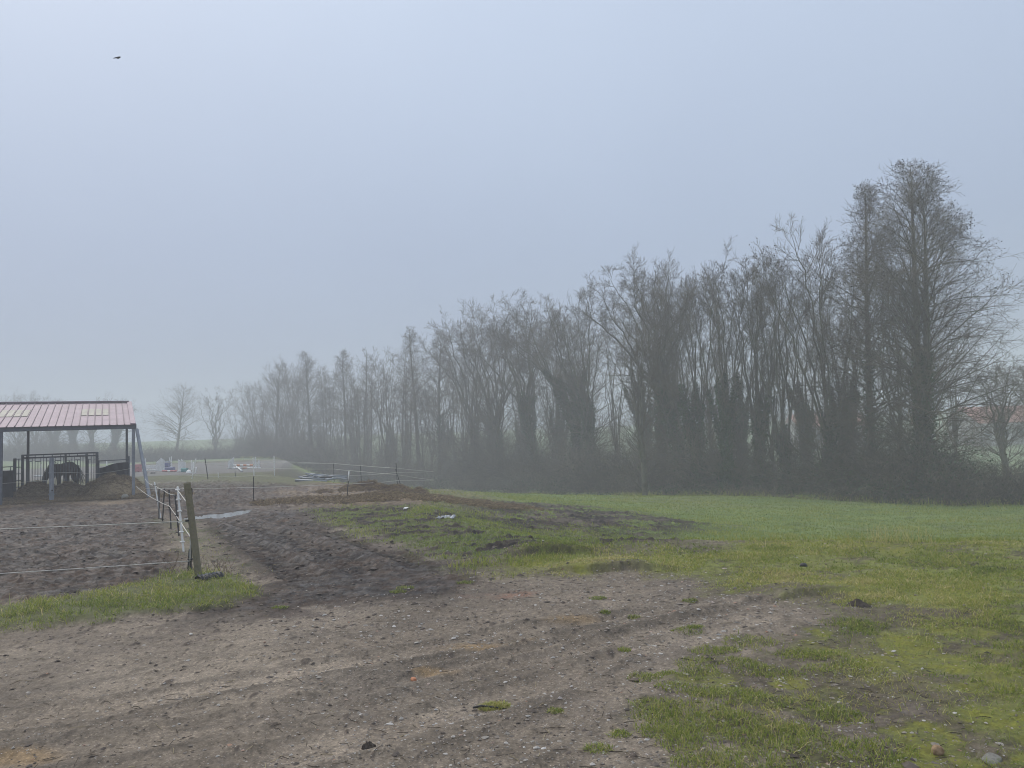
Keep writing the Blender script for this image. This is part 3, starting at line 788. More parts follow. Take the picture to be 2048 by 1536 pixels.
def low_shoots(P0, R0, P1, R1, ln, m, W, rng):
    o, t, r, q = spawn(P0, R0, m, .12, .98, rng)
    l = W * rng.uniform(.45, 1.1, len(q))
    P, RR = grow(o, fork(t, rng.uniform(.6, 1.25, len(q)), rng), l, np.minimum(r * .35, .010 + .010 * l), np.full(len(l), .005), 8, .12, .05, rng)
    return np.concatenate([P1, P]), np.concatenate([R1, RR]), np.concatenate([ln, l])

def tree_mesh(kind, H, W, seed, lean=(0, 0), dens=1.0, ivy=0.0, leaf=0.0, low=0.12, stems=None, bole=None, trunk_r=None, bend=0.0):
    """returns dict part -> (V, F, tint or None) of a tree standing at the origin; W half-width of the crown"""
    rng = np.random.default_rng(seed)
    k = lambda m: max(1, int(round(m * dens)))
    tr = trunk_r or (.011 * H + .04)
    o = np.zeros((1, 3)); o[0, 2] = -.3
    d0 = nrm(np.array([[lean[0], lean[1], 1.0]]))
    big, fine = [], []
    if kind == 'alder':                     # straight leader, many ascending side limbs, conical
        nst = stems or 1
        oo = np.repeat(o, nst, 0) + np.stack([np.arange(nst) * .38 - .12 * (nst > 1), np.arange(nst) * .2, np.zeros(nst)], 1)
        dd = nrm(np.repeat(d0, nst, 0) + rng.normal(0, .008, (nst, 3)) * [1, 1, 0])
        LL = np.full(nst, H + .3) * np.where(np.arange(nst) == 0, 1, rng.uniform(.89, .92, nst))
        P0, R0 = grow(oo, dd, LL, np.full(nst, tr), np.full(nst, .012), 16, .008, .006, rng)
        R0 = tr * (1 - np.linspace(0, 1, 16)[None]) ** .8 + .012 + 0 * R0
        big.append(tubes(P0, R0, 8))
        o1, t1, r1, s1 = spawn(P0, R0, k(96 / (nst ** .6)), low, .985, rng)
        prof = np.clip((1 - s1) / (1 - low), 0, 1)
        ln = W * (.13 + 1.02 * np.minimum(1, prof * 1.35) ** .8) * rng.uniform(.6, 1.12, len(s1)) * (.55 + .45 * sstep(low, low + .2, s1))
        d1 = fork(t1, R(34) + R(30) * prof + rng.normal(0, .2, len(s1)), rng)
        P1, R1 = grow(o1, d1, ln, np.minimum(r1 * .5, .009 + .0085 * ln), np.full(len(ln), .004), 8, .10, .012, rng)
        big.append(tubes(P1, R1, 5)); segs = [P1, R1, ln]
        m2, m3, m4 = k(7), 4, 3; a2, up2 = 40, -.005
    elif kind == 'vase':                    # several long stems rising from low down
        bl = bole if bole is not None else .16
        P0, R0 = grow(o, d0, np.array([H * bl + .4]), np.array([tr * 1.15]), np.array([tr * .95]), 6, .04, .02, rng)
        big.append(tubes(P0, R0, 8))
        ns = (stems or 5) + 3
        o1 = np.repeat(P0[:, -1], ns, 0) - np.array([[0, 0, 1]]) * rng.uniform(0, .8, (ns, 1)) * H * bl * .6
        tg_ = dome(ns, W * .82, H, .18, (lean[0] * H, lean[1] * H), rng)
        PS, RS = reach(o1, tg_, np.full(ns, tr * .42) * rng.uniform(.6, 1.05, ns), np.full(ns, .006), 14, .035, rng, .66)
        big.append(tubes(PS, RS, 7))
        o1, t1, r1, s1 = spawn(PS, RS, k(12), max(low, .08), .99, rng)
        ex = spawn(PS, RS, k(5), .65, 1.0, rng); o1, t1, r1, s1 = (np.concatenate(q) for q in zip((o1, t1, r1, s1), ex))
        ln = W * (.34 + .5 * (1 - s1)) * rng.uniform(.55, 1.25, len(s1))
        d1 = fork(t1, R(32) + rng.normal(0, .16, len(s1)), rng)
        P1, R1 = grow(o1, d1, ln, np.minimum(r1 * .6, .006 + .007 * ln), np.full(len(ln), .004), 8, .06, .06, rng)
        P1, R1, ln = low_shoots(P0, R0, P1, R1, ln, k(26), W * 1.15, rng)
        big.append(tubes(P1, R1, 5)); segs = [P1, R1, ln]
        m2, m3, m4 = k(6), 4, 2; a2, up2 = 30, .03
    elif kind == 'crown':                   # leaning bole carrying a wide rounded head (oak, willow)
        bl = bole if bole is not None else .42
        P0, R0 = grow(o, d0, np.array([H * bl + .4]), np.array([tr * 1.25]), np.array([tr * .8]), 8, .05 + bend, .03, rng)
        big.append(tubes(P0, R0, 9))
        ns = (stems or 7) + 5
        o1, t1, r1, s1 = spawn(P0, R0, ns, .5, 1.0, rng)
        tg_ = dome(ns, W * .9, H, .20, (lean[0] * H, lean[1] * H), rng)
        PS, RS = reach(o1, tg_, np.minimum(r1, tr) * rng.uniform(.32, .6, ns), np.full(ns, .007), 14, .05 + bend, rng, .58)
        big.append(tubes(PS, RS, 7))
        o1, t1, r1, s1 = spawn(PS, RS, k(11), .15, .99, rng)
        ex = spawn(PS, RS, k(5), .62, 1.0, rng); o1, t1, r1, s1 = (np.concatenate(q) for q in zip((o1, t1, r1, s1), ex))
        ln = .34 * W * rng.uniform(.5, 1.2, len(s1)) * (1.15 - .45 * s1)
        d1 = fork(t1, rng.uniform(.5, 1.1, len(s1)), rng)
        P1, R1 = grow(o1, d1, ln, np.minimum(r1 * .6, .006 + .008 * ln), np.full(len(ln), .004), 8, .085 + bend, .045, rng)
        P1, R1, ln = low_shoots(P0, R0, P1, R1, ln, k(34), W * .8, rng)
        big.append(tubes(P1, R1, 5)); segs = [P1, R1, ln]
        m2, m3, m4 = k(6), 4, 3; a2, up2 = 34, .02
    P1, R1, L1 = segs
    o2, t2, r2, s2 = spawn(P1, R1, m2, .15, 1.0, rng)
    l2 = np.repeat(L1, m2) * .52 * rng.uniform(.45, 1.2, len(s2)) * (1.2 - .65 * s2) + .15
    P2, R2 = grow(o2, fork(t2, R(a2) + rng.normal(0, .2, len(s2)), rng), l2, np.minimum(r2 * .7, .006 + .008 * l2), np.full(len(l2), .0042), 5, .075, up2, rng)
    fine.append(tubes(P2, R2, 4))
    o3, t3, r3, s3 = spawn(P2, R2, m3, .15, 1.0, rng)
    l3 = np.clip(np.repeat(l2, m3) * .55 * rng.uniform(.5, 1.25, len(s3)), .18, 1.1)
    P3, R3 = grow(o3, fork(t3, R(a2) + rng.normal(0, .16, len(s3)), rng), l3, np.full(len(l3), .0050), np.full(len(l3), .0034), 4, .08, up2, rng)
    fine.append(tubes(P3, R3, 3))
    o4, t4, r4, s4 = spawn(P3, R3, m4, .2, 1.0, rng)
    l4 = np.clip(np.repeat(l3, m4) * .6 * rng.uniform(.5, 1.3, len(s4)), .12, .5)
    P4, R4 = grow(o4, fork(t4, R(a2) + rng.normal(0, .2, len(s4)), rng), l4, np.full(len(l4), .0040), np.full(len(l4), .0028), 3, .09, up2, rng)
    fine.append(tubes(P4, R4, 3))
    out = {}
    V, F = merge(big); out['trunk'] = (V, F, None)
    V, F = merge(fine); out['crown'] = (V, F, np.clip(.5 + .3 * vn(V[:, 0] * .8, V[:, 2] * .8, seed) + rng.normal(0, .12, len(V)), 0, 1))
    if leaf > 0:
        ends = P4[:, -1]; hgt = ends[:, 2] / H
        cl = vn(ends[:, 0] * .9 + seed, ends[:, 2] * .9, seed + 3)
        keep = rng.random(len(ends)) < leaf * np.clip(.35 + .9 * cl, .08, 1) * sstep(.2, .5, hgt) * (1 - .6 * sstep(.8, .95, hgt))
        c = ends[keep] + rng.normal(0, .03, (keep.sum(), 3))
        V, F = leafcards(c, rng.uniform(.02, .042, len(c)), rng)
        out['withered_leaves'] = (V, F, np.repeat(rng.random(len(c)), 4))
    if ivy > 0:
        cs = []
        src = [(P0, R0, 1.0)] + ([(PS, RS, .75)] if kind != 'alder' else [])
        for PP, RR, sc in src:
            for j in range(len(PP)):
                top = ivy * H * rng.uniform(.75, 1.05)
                n = int(640 * ivy * H * sc)
                f = rng.random(n) * (PP.shape[1] - 1); i = np.minimum(f.astype(int), PP.shape[1] - 2); u = (f - i)[:, None]
                c = PP[j, i] * (1 - u) + PP[j, i + 1] * u; rr = RR[j, i]
                hh = np.clip(c[:, 2] / max(top, .1), 0, 1.3)
                puff = .75 + .5 * vn(c[:, 2] * 1.6 + seed, np.full(n, j * 3.1), seed + 9)
                a = rng.uniform(0, 2 * PI, n)
                lobes = .7 + .5 * vn(a * 1.3, c[:, 2] * 1.1, seed + 17 + j)
                rad = rr + np.abs(rng.normal(0, .27, n)) * puff * lobes * sc * (1.15 - .6 * hh) + .02
                c = c + np.stack([np.cos(a) * rad, np.sin(a) * rad, rng.normal(0, .08, n)], 1)
                cs.append(c[(hh < 1) & (c[:, 2] > -.1)])
        c = np.vstack(cs)
        if len(c):
            V, F = leafcards(c, rng.uniform(.035, .075, len(c)), rng)
            out['ivy'] = (V, F, np.repeat(np.clip(.4 + .3 * vn(c[:, 0] * 2, c[:, 2] * 2, seed) + rng.normal(0, .2, len(c)), 0, 1), 4))
    return out

PARTM = {'trunk': bark_m, 'crown': twig_m, 'withered_leaves': leafbit_m, 'ivy': ivy_m}
def plant_tree(name, base, label, group, parts, cat='tree', barkm=None):
    root = empty(name, base, label, cat, group)
    for pn, (V, F, t) in parts.items():
        me = new_mesh(pn, V, [F], pn == 'trunk')
        if t is not None: fattr(me, 'tint', t)
        obj(pn, me, barkm if (barkm and pn == 'trunk') else PARTM[pn], root)
    return root

BELT = 'trees of the belt along the field'
def belt_far(Y): return float(np.interp(Y, [30, 33.5, 40, 48, 58, 70, 78, 86], [30, 34, 42.5, 56, 78, 100, 114, 122]))
def tree(px, ptop, Y, kind, wpx, label, seed, name='bare_tree', group=BELT, leanpx=0, ly=0, **kw):
    """tree whose foot stands in photo column px at distance Y and whose top reaches photo row ptop"""
    if group == BELT or group == 'slim trees in the left half of the belt': Y = belt_far(Y)
    b = GY(px, Y)
    top = P(px + leanpx, ptop, Y)
    H = top[2] - b[2]; W = (1.2 if kind == 'alder' else 1.25) * wpx / FPX * Y
    lean = ((top[0] - b[0]) / H, ly)
    return plant_tree(name, (b[0], b[1], b[2]), label, group, tree_mesh(kind, H, W, seed, lean, **kw))

# --- right end of the belt, nearest
tree(1838, 330, 33.5, 'alder', 178, 'tallest tree of the belt, dark straight trunk and wide cone of withered leaves', 1, leaf=.75, dens=1.45, ivy=.42, stems=2, low=.08, trunk_r=.23, leanpx=-5)
tree(1738, 366, 35, 'alder', 120, 'second tallest tree of the belt, pointed crown just left of the tallest one', 2, leaf=.45, dens=1.15, ivy=.45, leanpx=-34, trunk_r=.18, low=.12)
tree(1648, 458, 36, 'vase', 100, 'tree with a forked dark trunk and a clump of withered leaves at its top left', 3, leaf=.35, leanpx=-56, bole=.18, stems=4, dens=1.0, trunk_r=.17, ivy=.3)
tree(1690, 560, 37.5, 'vase', 70, 'slender forked tree squeezed behind the second tallest tree of the belt', 4, leaf=.1, leanpx=-20, bole=.1, stems=4, ivy=.5)
tree(1570, 520, 38, 'vase', 75, 'upright many stemmed tree with pale twigs left of the leaf topped forked tree', 5, leaf=.06, leanpx=-30, bole=.12, stems=6, ivy=.28)
tree(1515, 515, 38.5, 'vase', 75, 'thin stemmed tree with ivied foot between two taller topped broom shaped trees', 6, leaf=.05, leanpx=-4, bole=.12, stems=6, ivy=.42)
tree(1452, 505, 39, 'vase', 75, 'broom shaped tree with dark leaf dots at its tip and ivy up its lower stems', 7, leaf=.30, leanpx=-6, bole=.12, stems=6, ivy=.48)
tree(1400, 560, 41, 'vase', 85, 'ivy wrapped tree with fanned stems right of the wide leaning tree', 8, leaf=.04, leanpx=-40, bole=.15, stems=5, ivy=.5)
tree(1372, 512, 43, 'crown', 120, 'big wide tree leaning left with a rounded open head of pale branches', 9, leanpx=-95, bole=.5, stems=8, dens=1.15, ivy=.45, trunk_r=.24, bend=.01)
tree(1284, 640, 39.5, 'vase', 55, 'small tree with one dark bare trunk at the field edge before the leaning tree', 10, leanpx=-6, bole=.35, stems=4, dens=.8, trunk_r=.14)
tree(1318, 545, 45, 'vase', 80, 'pale twigged tree standing behind the wide leaning tree', 11, leanpx=10, bole=.2, stems=5, ivy=.5)
# --- middle of the belt
tree(1185, 585, 48.5, 'vase', 75, 'tree with a tall fan of twigs standing just left of the wide leaning tree', 12, leanpx=-40, bole=.3, stems=5, ivy=.45)
tree(1150, 598, 50, 'crown', 100, 'leaning tree cloaked in dark ivy to two thirds of its height', 13, leanpx=-90, bole=.5, stems=6, ivy=.66, trunk_r=.22)
tree(1085, 598, 51.5, 'crown', 95, 'round headed tree with slanting ivied bole in the middle of the belt', 14, leanpx=-55, bole=.45, stems=7, ivy=.5, trunk_r=.2)
tree(1010, 602, 53.5, 'crown', 100, 'broad domed tree of the belt with dense fine twigs', 15, leanpx=-20, bole=.38, stems=7, ivy=.3, dens=1.1)
tree(950, 622, 55, 'crown', 85, 'left shoulder of the middle belt, domed tree above the brown alders', 16, leanpx=-20, bole=.36, stems=7, ivy=.35, dens=1.1)
tree(1120, 640, 54, 'vase', 80, 'thin pale tree behind the ivy cloaked leaning tree', 17, bole=.2, stems=5, ivy=.5)
# --- brown alders left of the middle
tree(880, 664, 58, 'alder', 60, 'right one of the twin pointed alders with brownish crowns', 18, leaf=.45, ivy=.45, leanpx=-18, low=.2)
tree(838, 662, 59, 'alder', 55, 'left one of the twin pointed alders with brownish crowns', 19, leaf=.45, ivy=.2, leanpx=-14, low=.25)
MIDL = 'slim tree with thin straight stem in the hazy left half of the belt'
MIDG = 'slim trees in the left half of the belt'
for i, (x, yt, Y) in enumerate(((806, 705, 61), (778, 698, 62.5), (752, 690, 64), (728, 700, 66), (702, 712, 66), (668, 722, 68), (650, 735, 70), (905, 690, 57), (765, 745, 59.5), (715, 760, 62), (846, 760, 57))):
    tree(x, yt, Y, 'vase' if i % 3 else 'alder', 34, MIDL, 30 + i, group=MIDG, dens=.75, bole=.22, stems=3, low=.3, trunk_r=.1)
tree(690, 703, 67, 'alder', 40, 'slim tree with a tuft of brown leaves on top, left half of the belt', 45, leaf=.7, dens=.8, low=.35)
tree(622, 710, 70, 'alder', 50, 'hazy tree with ivy darkened trunk and tufted top, left half of the belt', 46, leaf=.5, ivy=.55, low=.25)
tree(600, 735, 73, 'vase', 45, 'hazy tree with two pale stems beside the tufted ivied one', 47, bole=.2, stems=4, ivy=.3)
tree(574, 728, 74, 'vase', 48, 'hazy tree with stems fanned to the left near the left end of the belt', 48, bole=.15, stems=5, leanpx=-10)
tree(552, 730, 75, 'alder', 48, 'hazy straight tree second from the left end of the belt', 49, dens=.9, low=.15)
tree(528, 770, 77, 'vase', 50, 'last low tree at the left end of the belt, its branches reaching left', 50, leanpx=-26, bole=.1, stems=5)

# --- single trees behind the arena
FAR = 'pale single trees in the fog behind the riding arena'
tree(350, 776, 118, 'alder', 52, 'pale pointed tree behind the arena with its tip bent to the right', 60, group=FAR, dens=.7, leanpx=22, low=.15, trunk_r=.22)
tree(432, 775, 120, 'crown', 36, 'pale twisted tree with a round airy head behind the arena', 61, group=FAR, dens=.75, bole=.3, stems=5, bend=.05, trunk_r=.18)
tree(482, 812, 118, 'vase', 32, 'pale low fan shaped tree between the twisted tree and the belt', 62, group=FAR, dens=.6, bole=.15, stems=4)
BARNT = 'foggy trees seen behind the open barn'
tree(30, 790, 128, 'crown', 70, 'leftmost broad foggy tree rising above the barn roof', 63, group=BARNT, bole=.25, stems=7, dens=.8)
tree(72, 792, 132, 'crown', 55, 'broad foggy tree showing over the roof next to the leftmost one', 64, group=BARNT, bole=.25, stems=6, dens=.8)
tree(150, 815, 126, 'crown', 40, 'foggy tree with a thick ivied trunk in the middle of the barn opening', 65, group=BARNT, bole=.5, stems=5, dens=.6, ivy=.75, trunk_r=.35)
tree(108, 812, 127, 'crown', 45, 'foggy spreading tree left of the thick ivied trunk behind the barn', 66, group=BARNT, bole=.35, stems=6, dens=.7, ivy=.5, trunk_r=.3)
tree(182, 806, 126, 'crown', 40, 'foggy tree with a forked trunk right of the thick ivied one behind the barn', 67, group=BARNT, bole=.45, stems=5, dens=.6, ivy=.3, trunk_r=.35)
tree(222, 788, 127, 'crown', 42, 'foggy tree with ivy bulging round its stem near the right barn posts', 68, group=BARNT, bole=.45, stems=5, dens=.6, ivy=.72, trunk_r=.3)

# --- small twisted tree at the right edge
tree(2006, 715, 46, 'crown', 75, 'small crooked tree with a bare stem standing in the hedge at the right edge', 70, group=None, bole=.40, stems=5, dens=.85, bend=.04, trunk_r=.17, leanpx=-6)
tree(2095, 700, 45, 'crown', 80, 'tree at the far right edge whose branches reach into view', 71, group=None, bole=.35, stems=6, dens=.7)

# ------------------------------------------------------------------ thicket under the trees
def tangle(line, n, hmax, depth, seed, name, label, leafn=0, hvar=.5, dark=.0, ivyish=.5, rad=.0055):
    """arching brambles and saplings along a ground line [(px, Y), ...]"""
    rng = np.random.default_rng(seed)
    L = np.array([GY(x, belt_far(y) if seed < 207 else y)[:2] for x, y in line])
    s = np.r_[0, np.cumsum(np.hypot(*np.diff(L, axis=0).T))]
    t = rng.uniform(0, s[-1], n)
    X = np.interp(t, s, L[:, 0]); Y = np.interp(t, s, L[:, 1]) + rng.uniform(-.15, 1, n) * depth
    hm = hmax * (1 - hvar * .5 + hvar * .8 * fbm(t * .35, np.zeros(n), seed, 3)) * rng.uniform(.35, 1, n)
    o = np.stack([X, Y, zbase(X, Y) - .05], 1)
    d = nrm(np.stack([rng.normal(0, .45, n), rng.normal(0, .45, n), np.ones(n)], 1))
    hm = hm * (1 + .5 * (Y > 70)); P0, R0 = grow(o, d, hm * 1.25, np.full(n, rad * 1.5), np.full(n, rad * .7), 7, .17, -.10, rng)
    parts = [tubes(P0, R0, 3)]
    o1, t1, r1, s1 = spawn(P0, R0, 5, .2, 1, rng)
    P1, R1 = grow(o1, fork(t1, rng.uniform(.5, 1.2, len(s1)), rng), np.repeat(hm, 5) * rng.uniform(.15, .5, len(s1)), np.full(len(s1), rad), np.full(len(s1), rad * .6), 4, .2, .02, rng)
    parts.append(tubes(P1, R1, 3))
    o2, t2, r2, s2 = spawn(P1, R1, 3, .2, 1, rng)
    P2, R2 = grow(o2, fork(t2, rng.uniform(.4, 1.1, len(s2)), rng), np.repeat(np.repeat(hm, 5), 3) * rng.uniform(.06, .2, len(s2)), np.full(len(s2), rad * .7), np.full(len(s2), rad * .5), 3, .2, 0, rng)
    parts.append(tubes(P2, R2, 3))
    V, F = merge(parts)
    q = rng.normal(0, .22, n) + (rng.random(n) < .10) * .5
    tt = np.concatenate([np.repeat(q, 21), np.repeat(np.repeat(q, 5), 12), np.repeat(np.repeat(q, 15), 9)])
    me = new_mesh(name, V, [F]); fattr(me, 'tint', np.clip(.36 - dark + .25 * vn(V[:, 0] * .5, V[:, 2] * .7 + V[:, 1] * .3, seed) + tt, 0, 1))
    o_ = tag(obj(name, me, twig_m), label, 'undergrowth', kind='stuff')
    if leafn:
        leafn = int(leafn * 1.7)
        c = P1.reshape(-1, 3)[rng.integers(0, P1.shape[0] * P1.shape[1], leafn)] + rng.normal(0, .1, (leafn, 3))
        c[:, 2] = np.maximum(c[:, 2], zbase(c[:, 0], c[:, 1]) + .02)
        cl = vn(c[:, 0] * .45, c[:, 2] * .6, seed + 5); c = c[rng.random(leafn) < np.clip(.45 + cl, .05, 1)]
        V, F = leafcards(c, rng.uniform(.03, .065, len(c)), rng)
        me = new_mesh('undergrowth_leaves', V, [F]); fattr(me, 'tint', np.repeat(np.clip(rng.normal(.35, .2, len(c)), 0, 1), 4))
        tag(obj('undergrowth_leaves', me, ivy_m), 'dark leaves of ivy and bramble among the ' + label.split(' along')[0], 'undergrowth', kind='stuff')
    return o_

FRONT = [(480, 74), (560, 62), (650, 55), (760, 51), (850, 49.5), (900, 50), (960, 48.5), (1080, 45.5), (1200, 42), (1320, 39), (1450, 36.5), (1600, 34), (1750, 31.8), (1900, 30.5), (2120, 30)]
# second row of the belt, half hidden: four kinds grown once, then copied
def copy_tree(root, loc, rz, sc, sz=1.0):
    r = root.copy(); COL.objects.link(r); r.location = loc; r.rotation_euler = (0, 0, rz); r.scale = (sc, sc, sc * sz)
    for ch in list(root.children):
        c = ch.copy(); COL.objects.link(c); c.parent = r
    return r
ROWL = 'bare tree of the second row, half hidden behind the front trees of the belt'
ROWG = 'second row trees of the belt'
ROW = [(1795, 470, 41), (1690, 560, 42), (1610, 560, 43), (1545, 560, 44), (1480, 560, 45), (1430, 570, 45), (1350, 560, 50), (1290, 560, 51), (1225, 600, 53), (1155, 620, 56), (1100, 625, 58), (1050, 628, 58), (985, 630, 61), (925, 650, 62), (890, 690, 64),
       (860, 700, 66), (815, 715, 66), (785, 722, 68), (740, 722, 70), (708, 735, 71), (675, 738, 73), (640, 745, 75), (610, 752, 78), (565, 752, 80), (535, 775, 82), (1900, 640, 40), (500, 800, 85)]
rng = np.random.default_rng(91); protos = []
for i, (x, yt, Y) in enumerate(ROW):
    Y = belt_far(Y); b = GY(x, Y); H = P(x, yt + 45, Y)[2] - b[2]
    if i < 5:
        protos.append((plant_tree('bare_tree', b, ROWL, ROWG, tree_mesh('vase' if i % 2 else 'crown', H, 2.3 if i % 2 else 3.0, 300 + i, (rng.normal(0, .05), 0), dens=.58, bole=.14 if i % 2 else .3, stems=5, ivy=.55 if i in (1, 2, 4) else 0, trunk_r=.14)), H))
    else:
        pr, h0 = protos[i % 5]; copy_tree(pr, b, rng.uniform(0, 6.28), H / h0, 1.0)

tangle(FRONT, 4600, 1.0, 1.3, 201, 'undergrowth', 'low brambles along the foot of the tree belt', 12000, hvar=1.2, dark=.0)
tangle([(x, y + 2.2) for x, y in FRONT[:14]], 4600, 3.4, 3.4, 202, 'undergrowth', 'tangled shrubs along the tree belt', 34000, hvar=1.1, dark=.02)
tangle([(x, y + 6) for x, y in FRONT[:13]], 6200, 6.0, 5, 203, 'undergrowth', 'tall saplings along the inside of the tree belt', 9000, hvar=1.0, dark=.0)
tangle([(1700, 33.5), (1800, 32.5), (1930, 32)], 2000, 4.2, 2.8, 204, 'undergrowth', 'dense dark shrubs along the foot of the tallest tree', 14000, hvar=.6, dark=.12)
tangle([(1880, 31), (1990, 30.5), (2160, 30)], 2600, 1.9, 3.0, 205, 'undergrowth', 'bramble hedge along the right edge of the field', 9000, hvar=.4, dark=.1)
tangle([(930, 55), (1060, 50), (1180, 46), (1330, 42.5), (1480, 40)], 3600, 4.8, 3.0, 206, 'undergrowth', 'grey green scrub along the middle of the belt', 5000, hvar=.6)
tangle([(180, 100), (280, 101), (350, 103), (430, 104), (520, 106), (600, 106)], 2600, 2.1, 3, 207, 'undergrowth', 'foggy hedge along the far side of the riding arena', 9000, hvar=.7, rad=.011)
tangle([(-60, 118), (60, 117), (190, 116)], 1800, 2.4, 3, 208, 'undergrowth', 'foggy hedge along the trees behind the barn', 5000, hvar=.6, rad=.011)

# ragged dead grass where the field meets the thicket
rng = np.random.default_rng(401)
Lf = np.array([GY(x, belt_far(y))[:2] for x, y in FRONT]); sf = np.r_[0, np.cumsum(np.hypot(*np.diff(Lf, axis=0).T))]
n = 26000; t = rng.uniform(0, sf[-1], n)
cl = fbm(t * .8, np.zeros(n), 403, 3); t = t[rng.random(n) < np.clip(.35 + 1.1 * cl, .03, 1)]; n = len(t)
X = np.interp(t, sf, Lf[:, 0]) + rng.normal(0, .1, n); Y = np.interp(t, sf, Lf[:, 1]) - np.abs(rng.normal(0, .5, n)) * (1 + .8 * fbm(t * .5, np.ones(n), 405, 2)) + .3
build_grass('dry_grass', 'ragged dead grass along the foot of the thicket', X, Y, rng.uniform(.10, .42, n), rng.uniform(.008, .016, n), rng.uniform(.2, 1.1, n), np.clip(rng.normal(.62, .2, n), 0, .95))
# ------------------------------------------------------------------ materials of the built things
roof_m = mat2('roof_sheet', (.25, .178, .22), (.325, .235, .285), 1.6, .55, .08, dist=.004)
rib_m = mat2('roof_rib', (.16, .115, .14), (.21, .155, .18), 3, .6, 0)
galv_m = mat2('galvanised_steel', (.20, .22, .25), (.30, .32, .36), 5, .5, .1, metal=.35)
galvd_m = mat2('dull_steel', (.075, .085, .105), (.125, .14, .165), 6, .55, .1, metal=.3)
skyl_m = mat2('rooflight_sheet', (.20, .19, .16), (.31, .295, .24), 4, .5, .05)
board_m = mat2('black_rubber_sheet', (.010, .012, .019), (.022, .025, .036), 5, .6, .1)
white_m = mat2('white_plastic', (.76, .76, .73), (.86, .86, .83), 9, .5, .05)
whiteold_m = mat2('old_white_paint', (.60, .61, .60), (.80, .81, .80), 6, .6, .1)
black_m = mat2('black_plastic', (.010, .010, .011), (.028, .028, .030), 12, .5, .05)
rope_m = mat2('white_rope', (.48, .47, .42), (.66, .65, .60), 40, .8, 0)
wood_m = mat2('weathered_wood', (.115, .105, .062), (.20, .175, .115), 14, .85, .4, c3=(.15, .14, .075))
hay_m = mat2('hay', (.20, .145, .085), (.42, .32, .195), 7, .95, .8, c3=(.32, .24, .145), dist=.03)
straw_m = mat_tint('straw', [(0, (.08, .055, .035)), (.45, (.21, .155, .09)), (1, (.42, .33, .20))], .85, .2)
dung_m = mat2('manure', (.045, .028, .022), (.125, .085, .058), 5, .95, .8, c3=(.075, .048, .036), dist=.04)
horse_m = mat2('horse_coat', (.020, .016, .013), (.040, .032, .026), 6, .7, .15)
mane_m = mat2('horse_hair', (.008, .007, .006), (.018, .015, .013), 20, .7, .3)
red_m = mat2('red_plastic', (.46, .15, .16), (.55, .20, .21), 5, .5, 0)
blue_m = mat2('blue_plastic', (.11, .13, .27), (.15, .17, .33), 5, .5, 0)
green_m = mat2('turquoise_plastic', (.08, .27, .26), (.12, .33, .31), 5, .5, 0)
orange_m = mat2('orange_paint', (.55, .20, .08), (.65, .27, .13), 5, .6, 0)
stone_big_m = mat2('pale_stone', (.20, .19, .16), (.36, .34, .29), 9, .85, .5)
brick_m = mat2('brick', (.36, .15, .08), (.48, .22, .12), 20, .9, .3)
tile_m = mat2('roof_tile', (.30, .095, .065), (.40, .15, .10), 3, .9, .3)
render_m = mat2('house_wall', (.28, .27, .26), (.36, .34, .32), 1.5, .9, .1)
glass_m = mat2('dark_pane', (.03, .035, .045), (.05, .055, .065), 2, .2, 0)
clod_m0 = mat2('fresh_soil', (.03, .023, .018), (.075, .058, .045), 25, .9, .8)
bird_m = mat2('bird_plumage', (.012, .012, .014), (.028, .026, .028), 30, .7, 0)

def up(p, h): return np.array([p[0], p[1], p[2] + h])
def on_ground(p): return np.array([p[0], p[1], float(gz(p[0], p[1])[0])])

# ------------------------------------------------------------------ open field barn
E0 = G1(267, 996); E0[2] = 0
BE = np.array([.8855, .4648, 0]); BS = np.array([-.4648, .8855, 0])
ZU = np.array([0, 0, 1.0])
EAVE, PITCHR, HALF = 2.42, R(11.6), 4.7
def B(s, L, z): return E0 - BE * s + BS * L + ZU * z      # s metres left of the right corner, L metres back, z up
RIDGE = EAVE + math.tan(PITCHR) * HALF
def roofz(L): return EAVE + math.tan(PITCHR) * L if L <= HALF else RIDGE - .14 * (L - HALF)
def sig(px, L, z=1.0):
    lo, hi = -6.0, 14.0
    for _ in range(40):
        m = (lo + hi) / 2; q = B(m, L, z) - CAMP
        x = CX + FPX * (q @ RGT) / (q @ FWD)
        if x > px: lo = m
        else: hi = m
    return lo

barn = empty('field_barn', E0, 'open steel barn with pinkish red ribbed roof and two pale rooflights', 'barn')
SR, SL = .03, 9.2
ridge_r = sig(262, HALF, roofz(HALF))
def roof_side(La, Lb, name):
    pitch = .218; mb_v, quads, mats = [], [], []
    xs = []; s = SR + .0
    prof = []
    while s < SL:
        prof += [(s, 0), (s + .005, .030), (s + .024, .030), (s + .029, 0)]
        s += pitch
    prof.append((SL, 0))
    nu = np.array([0, 0, 1.0])
    V = []
    for (s, h) in prof: V.append(B(s, La, roofz(La) + h + .02)); V.append(B(s, Lb, roofz(Lb) + h + .02))
    n = len(prof); Vb = [v - ZU * .015 - ZU * prof[i // 2][1] for i, v in enumerate(V)]
    F = [[2 * i, 2 * i + 2, 2 * i + 3, 2 * i + 1] for i in range(n - 1)]
    off = len(V)
    Fb = [[off + 0, off + 1, off + 2 * n - 1, off + 2 * n - 2]]
    VV = np.array(V + Vb) - np.array(barn.location)
    me = new_mesh(name, VV, [np.array(F + Fb)])
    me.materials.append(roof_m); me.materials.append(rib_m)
    idx = np.array([1 if i % 4 != 3 else 0 for i in range(n - 1)] + [0], np.int32)  # darker rib faces: own maroon plus rib shading put into the colour
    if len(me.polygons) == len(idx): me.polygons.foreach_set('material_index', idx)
    o = bpy.data.objects.new(name, me); COL.objects.link(o); o.parent = barn
    return o
rf = roof_side(-.12, HALF, 'roof')
